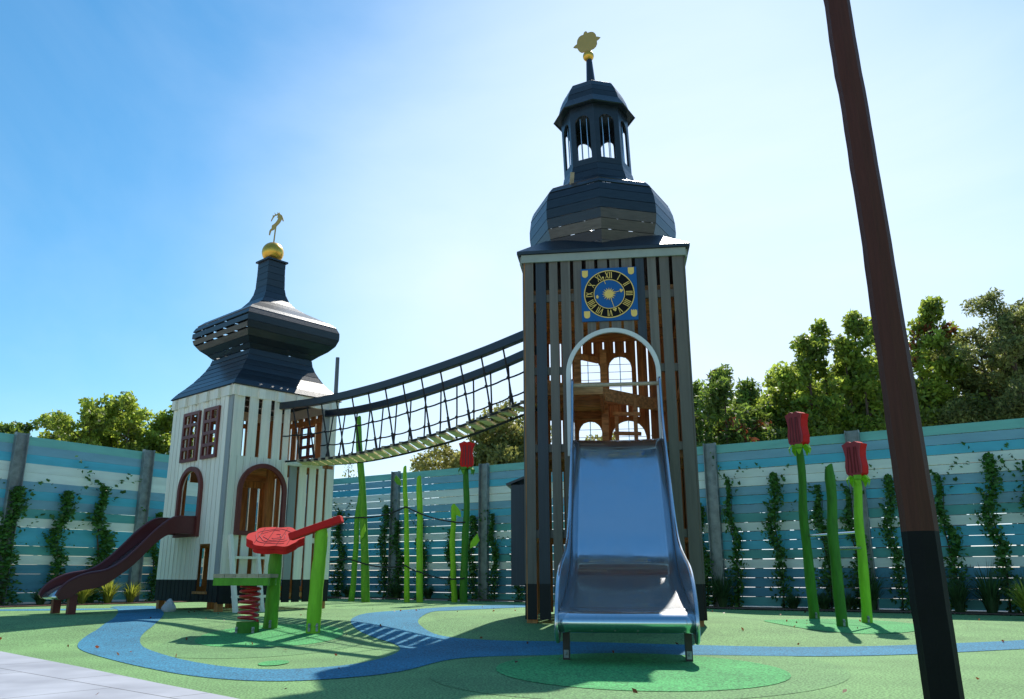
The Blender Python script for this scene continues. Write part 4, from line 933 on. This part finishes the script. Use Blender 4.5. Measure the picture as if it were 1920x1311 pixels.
leafpiece(tu, (-.74, Yb-.22, 1.72), -1, .17, 'lime', uo); leafpiece(tu, (-.56, Yb-.22, 1.12), 1, .19, 'lime', uo); leafpiece(tb_, (-2.72, Yb-.12, 1.3), .5, .2, 'lime', (-2.58, Yb, T(-2.58, Yb))); leafpiece(tc1, (-1.96, Yb, 2.35), -1, .15, 'leafgreen', (-1.78, Yb, T(-1.78, Yb)))
# ropes
def rope(label, pts, m='rope'):
    mb = MB(); P = []
    for i in range(len(pts)-1):
        a, b, sag = Vector(pts[i][:3]), Vector(pts[i+1][:3]), pts[i][3]
        for j in range(10): t = j/10; q = a.lerp(b, t); q.z -= sag*4*t*(1-t); P.append(q)
    P.append(Vector(pts[-1][:3])); b0_ = Vector(pts[0][:3]); mb.tube(P, .014, 0, 6)
    o = mb.build('climbing_rope', m, smooth=True, off=b0_); o.location = b0_; tag(o, label, 'rope', 'ropes strung between the green posts'); return o
rope('upper black rope sagging between the green posts', [(-3.6, 16.2, 1.78, .04), (-2.74, Yb-.1, 1.72, .06), (-1.86, Yb-.07, 1.93, .0), (-1.84, Yb-.07, 1.93, .05), (-.9, Yb-.08, 1.64, .01), (-.66, Yb-.28, 1.62, 0)])
rope('lower black rope sagging between the green posts', [(-3.7, 16.2, .85, .03), (-2.95, Yb-.1, .93, .0), (-2.65, Yb-.13, .84, .05), (-1.82, Yb-.07, .80, .02), (-1.54, Yb-.1, .68, .06), (-.66, Yb-.3, .56, 0)])
# leaning foreground pole
pr = thing('leaning_pole', 'tall leaning rust brown wooden pole with black lower part in the right foreground', 'pole', (1.97, 3.95, 0))
def polepart(nm, segs, m):
    mb = MB(); vs = []; fs = []; n = 8
    for (x0, x1, z) in segs:
        r = (x1-x0)/2*1.0; c = (x0+x1)/2
        for k in range(n): a = 2*PI*k/n+R(22.5); vs.append((c+r*cos(a)-1.97, r*sin(a), z))
    for i in range(len(segs)-1):
        for k in range(n): fs.append((i*n+k, i*n+(k+1) % n, (i+1)*n+(k+1) % n, (i+1)*n+k))
    fs += [tuple(range(n-1, -1, -1)), tuple((len(segs)-1)*n+k for k in range(n))]
    mb.raw(vs, fs); return mb.build(nm, m, pr)
def pw(z):
    L_ = [(-.1, 1.887, 2.052), (.075, 1.884, 2.048), (.8, 1.875, 2.036), (1.5, 1.866, 2.018), (2.4, 1.854, 1.991), (3.1, 1.83, 1.965), (3.69, 1.808, 1.941), (5.2, 1.75, 1.87)]
    for i in range(len(L_)-1):
        if z <= L_[i+1][0]: t = (z-L_[i][0])/(L_[i+1][0]-L_[i][0]); return (L_[i][1]+(L_[i+1][1]-L_[i][1])*t, L_[i][2]+(L_[i+1][2]-L_[i][2])*t)
    return L_[-1][1:]
def seg(z0, z1, n):
    o = []
    for i in range(n+1): z = z0+(z1-z0)*i/n; a, b = pw(z); w = .0012*sin(z*9)+.0012*sin(z*23) if z < 2.9 else .0035*sin(z*9)+.002*sin(z*23); o.append((a+w, b+w*.5, z))
    return o
polepart('black_base', seg(-.05, .8, 8), 'poleblack'); polepart('pole_shaft', seg(.8, 5.2, 40), 'pole')
# far lamp pole
mb = MB(); mb.tube([(0, 0, 0), (0, 0, 7.3)], [.09, .06], 0, 10); o = mb.build('lamp_pole', 'lampgrey', smooth=True); o.location = (-5.0, 25, -.15); tag(o, 'thin grey mast rising behind the roof of the small white tower', 'mast')
# rock
random.seed(9); mb = MB(); mb.ball((0, 0, .05), .1, 0, 14, 9); mb.v = [(v[0]*.7*(1.25+.35*sin(v[1]*31+v[2]*20)), v[1]*(1+.2*sin(v[0]*40)), v[2]*(1+.25*sin(v[0]*33+1))) for v in mb.v]
o = mb.build('white_stone', 'stone', smooth=True); o.location = (-4.72, 12.45, T(-4.72, 12.45)); tag(o, 'lumpy white stone lying at the left corner of the small white tower', 'stone')

# ---------------- spring platform and red flower table ----------------
sp = thing('spring_platform', 'small wooden platform on red coil spring and green log stump', 'spring toy', (-2.62, 8.75, T(-2.46, 8.66))); so_ = (-2.62, 8.75, 0)
YS = 8.75
mb = MB()
for i in range(5): mb.b2((-2.84+i*.113, YS-.17, .585), (-2.84+i*.113+.109, YS+.17, .622), 0)
zz = T(-2.46, 8.66); offp = (-2.62, 8.75, zz)
mb.build('plank_top', 'plankend', sp, off=offp); mb = MB(); mb.b2((-2.84, YS-.16, .51), (-2.29, YS-.10, .583)); mb.b2((-2.84, YS+.10, .51), (-2.29, YS+.16, .583)); mb.build('beam', 'leafgreen', sp, off=offp)
mb = MB(); cxs = -2.51; P = []
for i in range(181):
    t = i/180; a = 2*PI*6.5*t; rr = .095; z = .17+.33*t
    P.append((cxs+rr*cos(a), YS+rr*sin(a), z))
mb.tube(P, .013, 0, 8); mb.build('coil_spring', 'springred', sp, smooth=True, off=offp)
mb = MB(); mb.tube([(cxs, YS, .03), (cxs, YS, .16)], [.115, .11], 0, 20); stp = mb.build('stump', 'deepgreen', sp, smooth=True, off=offp)
mb = MB(); plug(mb, (cxs-.085, YS-.085, .04)); plug(mb, (cxs+.08, YS-.09, .04)); mb.build('foot_plate', 'galv', stp, off=offp)
ft = thing('flower_table', 'red flower shaped wooden plate on a thick green post above the spring platform', 'play table', (-2.35, 9.03, T(-2.35, 9.03))); fo = (-2.35, 9.03, T(-2.35, 9.03))
stem(ft, (-2.36, 9.03, .03), (-2.335, 9.0, .90), .074, .066, 'leafgreen', 31, .01, fo, 'post', 0)
tilt = Matrix.Rotation(R(24), 3, 'X') @ Matrix.Rotation(R(4), 3, 'Y')
fc = Vector((-2.34, 8.93, .965)); 
def fl_out(r0, dr, n=96): return [((r0+dr*sin(6*2*PI*i/n+.6)+.4*dr*sin(11*2*PI*i/n))*cos(2*PI*i/n)*1.02, (r0+dr*sin(6*2*PI*i/n+.6)+.4*dr*sin(11*2*PI*i/n))*sin(2*PI*i/n)) for i in range(n)]
def FFl(u, v, d): p = tilt @ Vector((u, v, d)); return tuple(fc+p)
for (a, b, m, nm) in ((-.045, 0, 'red', 'flower_plate'), (.003, .04, 'red', 'flower_plate')):
    mb = MB(); mb.extr([fl_out(.272, .018)], FFl, a, b); fp = fixn(mb.build(nm, m, ft, off=fo))
mb = MB()   # raised curled petal lines and board joints
for (r0, ph, e) in ((.20, 0, .9), (.155, 1.5, .8), (.11, 3, .7), (.06, 4.4, .6)):
    P = [FFl((r0+.01*sin(5*a))*cos(a+ph), (r0+.01*sin(5*a))*sin(a+ph), .041) for a in [i*.15 for i in range(int(6.2*e/.15))]]
    mb.tube(P, .0035, 0, 6)
mb.build('petal_line', 'pinkred', fp, off=fo, smooth=True)
mb = MB()
for x in (-.16, -.05, .07, .17):
    L_ = sqrt(.26**2-x*x); mb.bar(FFl(x, -L_, .0405), FFl(x, L_, .0405), .004, .003)
mb.build('board_joint', 'black', fp, off=fo)
bt = thing('red_beam', 'red sloping beam resting on a thick lime green post beside the flower plate', 'play beam', (-1.83, 8.69, T(-1.81, 8.69))); b_o = (-1.83, 8.69, T(-1.81, 8.69))
stem(bt, (-1.84, 8.69, .02), (-1.81, 8.69, 1.08), .074, .064, 'lime', 33, .012, b_o, 'post', .02)
for dy, w in ((-.035, .06), (.035, .06)):
    mb = MB(); a = Vector((-2.13, 8.70+dy, .985)); b = Vector((-1.60, 8.66+dy, 1.165)); mb.bar(a, b, w, .075); o = mb.build('beam_board', 'red', bt, off=b_o); bv = o.modifiers.new('b', 'BEVEL'); bv.width = .012; bv.segments = 2
mb = MB(); plug(mb, (-1.865, 8.612, .075)); plug(mb, (-1.795, 8.63, .075)); mb.build('foot_plate', 'galv', bt, off=b_o)
mb = MB(); plug(mb, (-2.34, 8.95, .09)); mb.build('foot_plate', 'galv', ft, off=fo)

# a few dry leaves blown onto the rubber
g_ = np.random.default_rng(77); P = []
for k in range(150):
    x = g_.uniform(-6, 6.5); y = g_.uniform(3.6, 14); P.append((x, y, T(x, y)+.016))
o = leafmesh('fallen_leaves', P, .035, ['leafR'], None, .6, 0); tag(o, 'scattered small dry leaves lying on the rubber play surface', 'leaves', None, 'stuff')
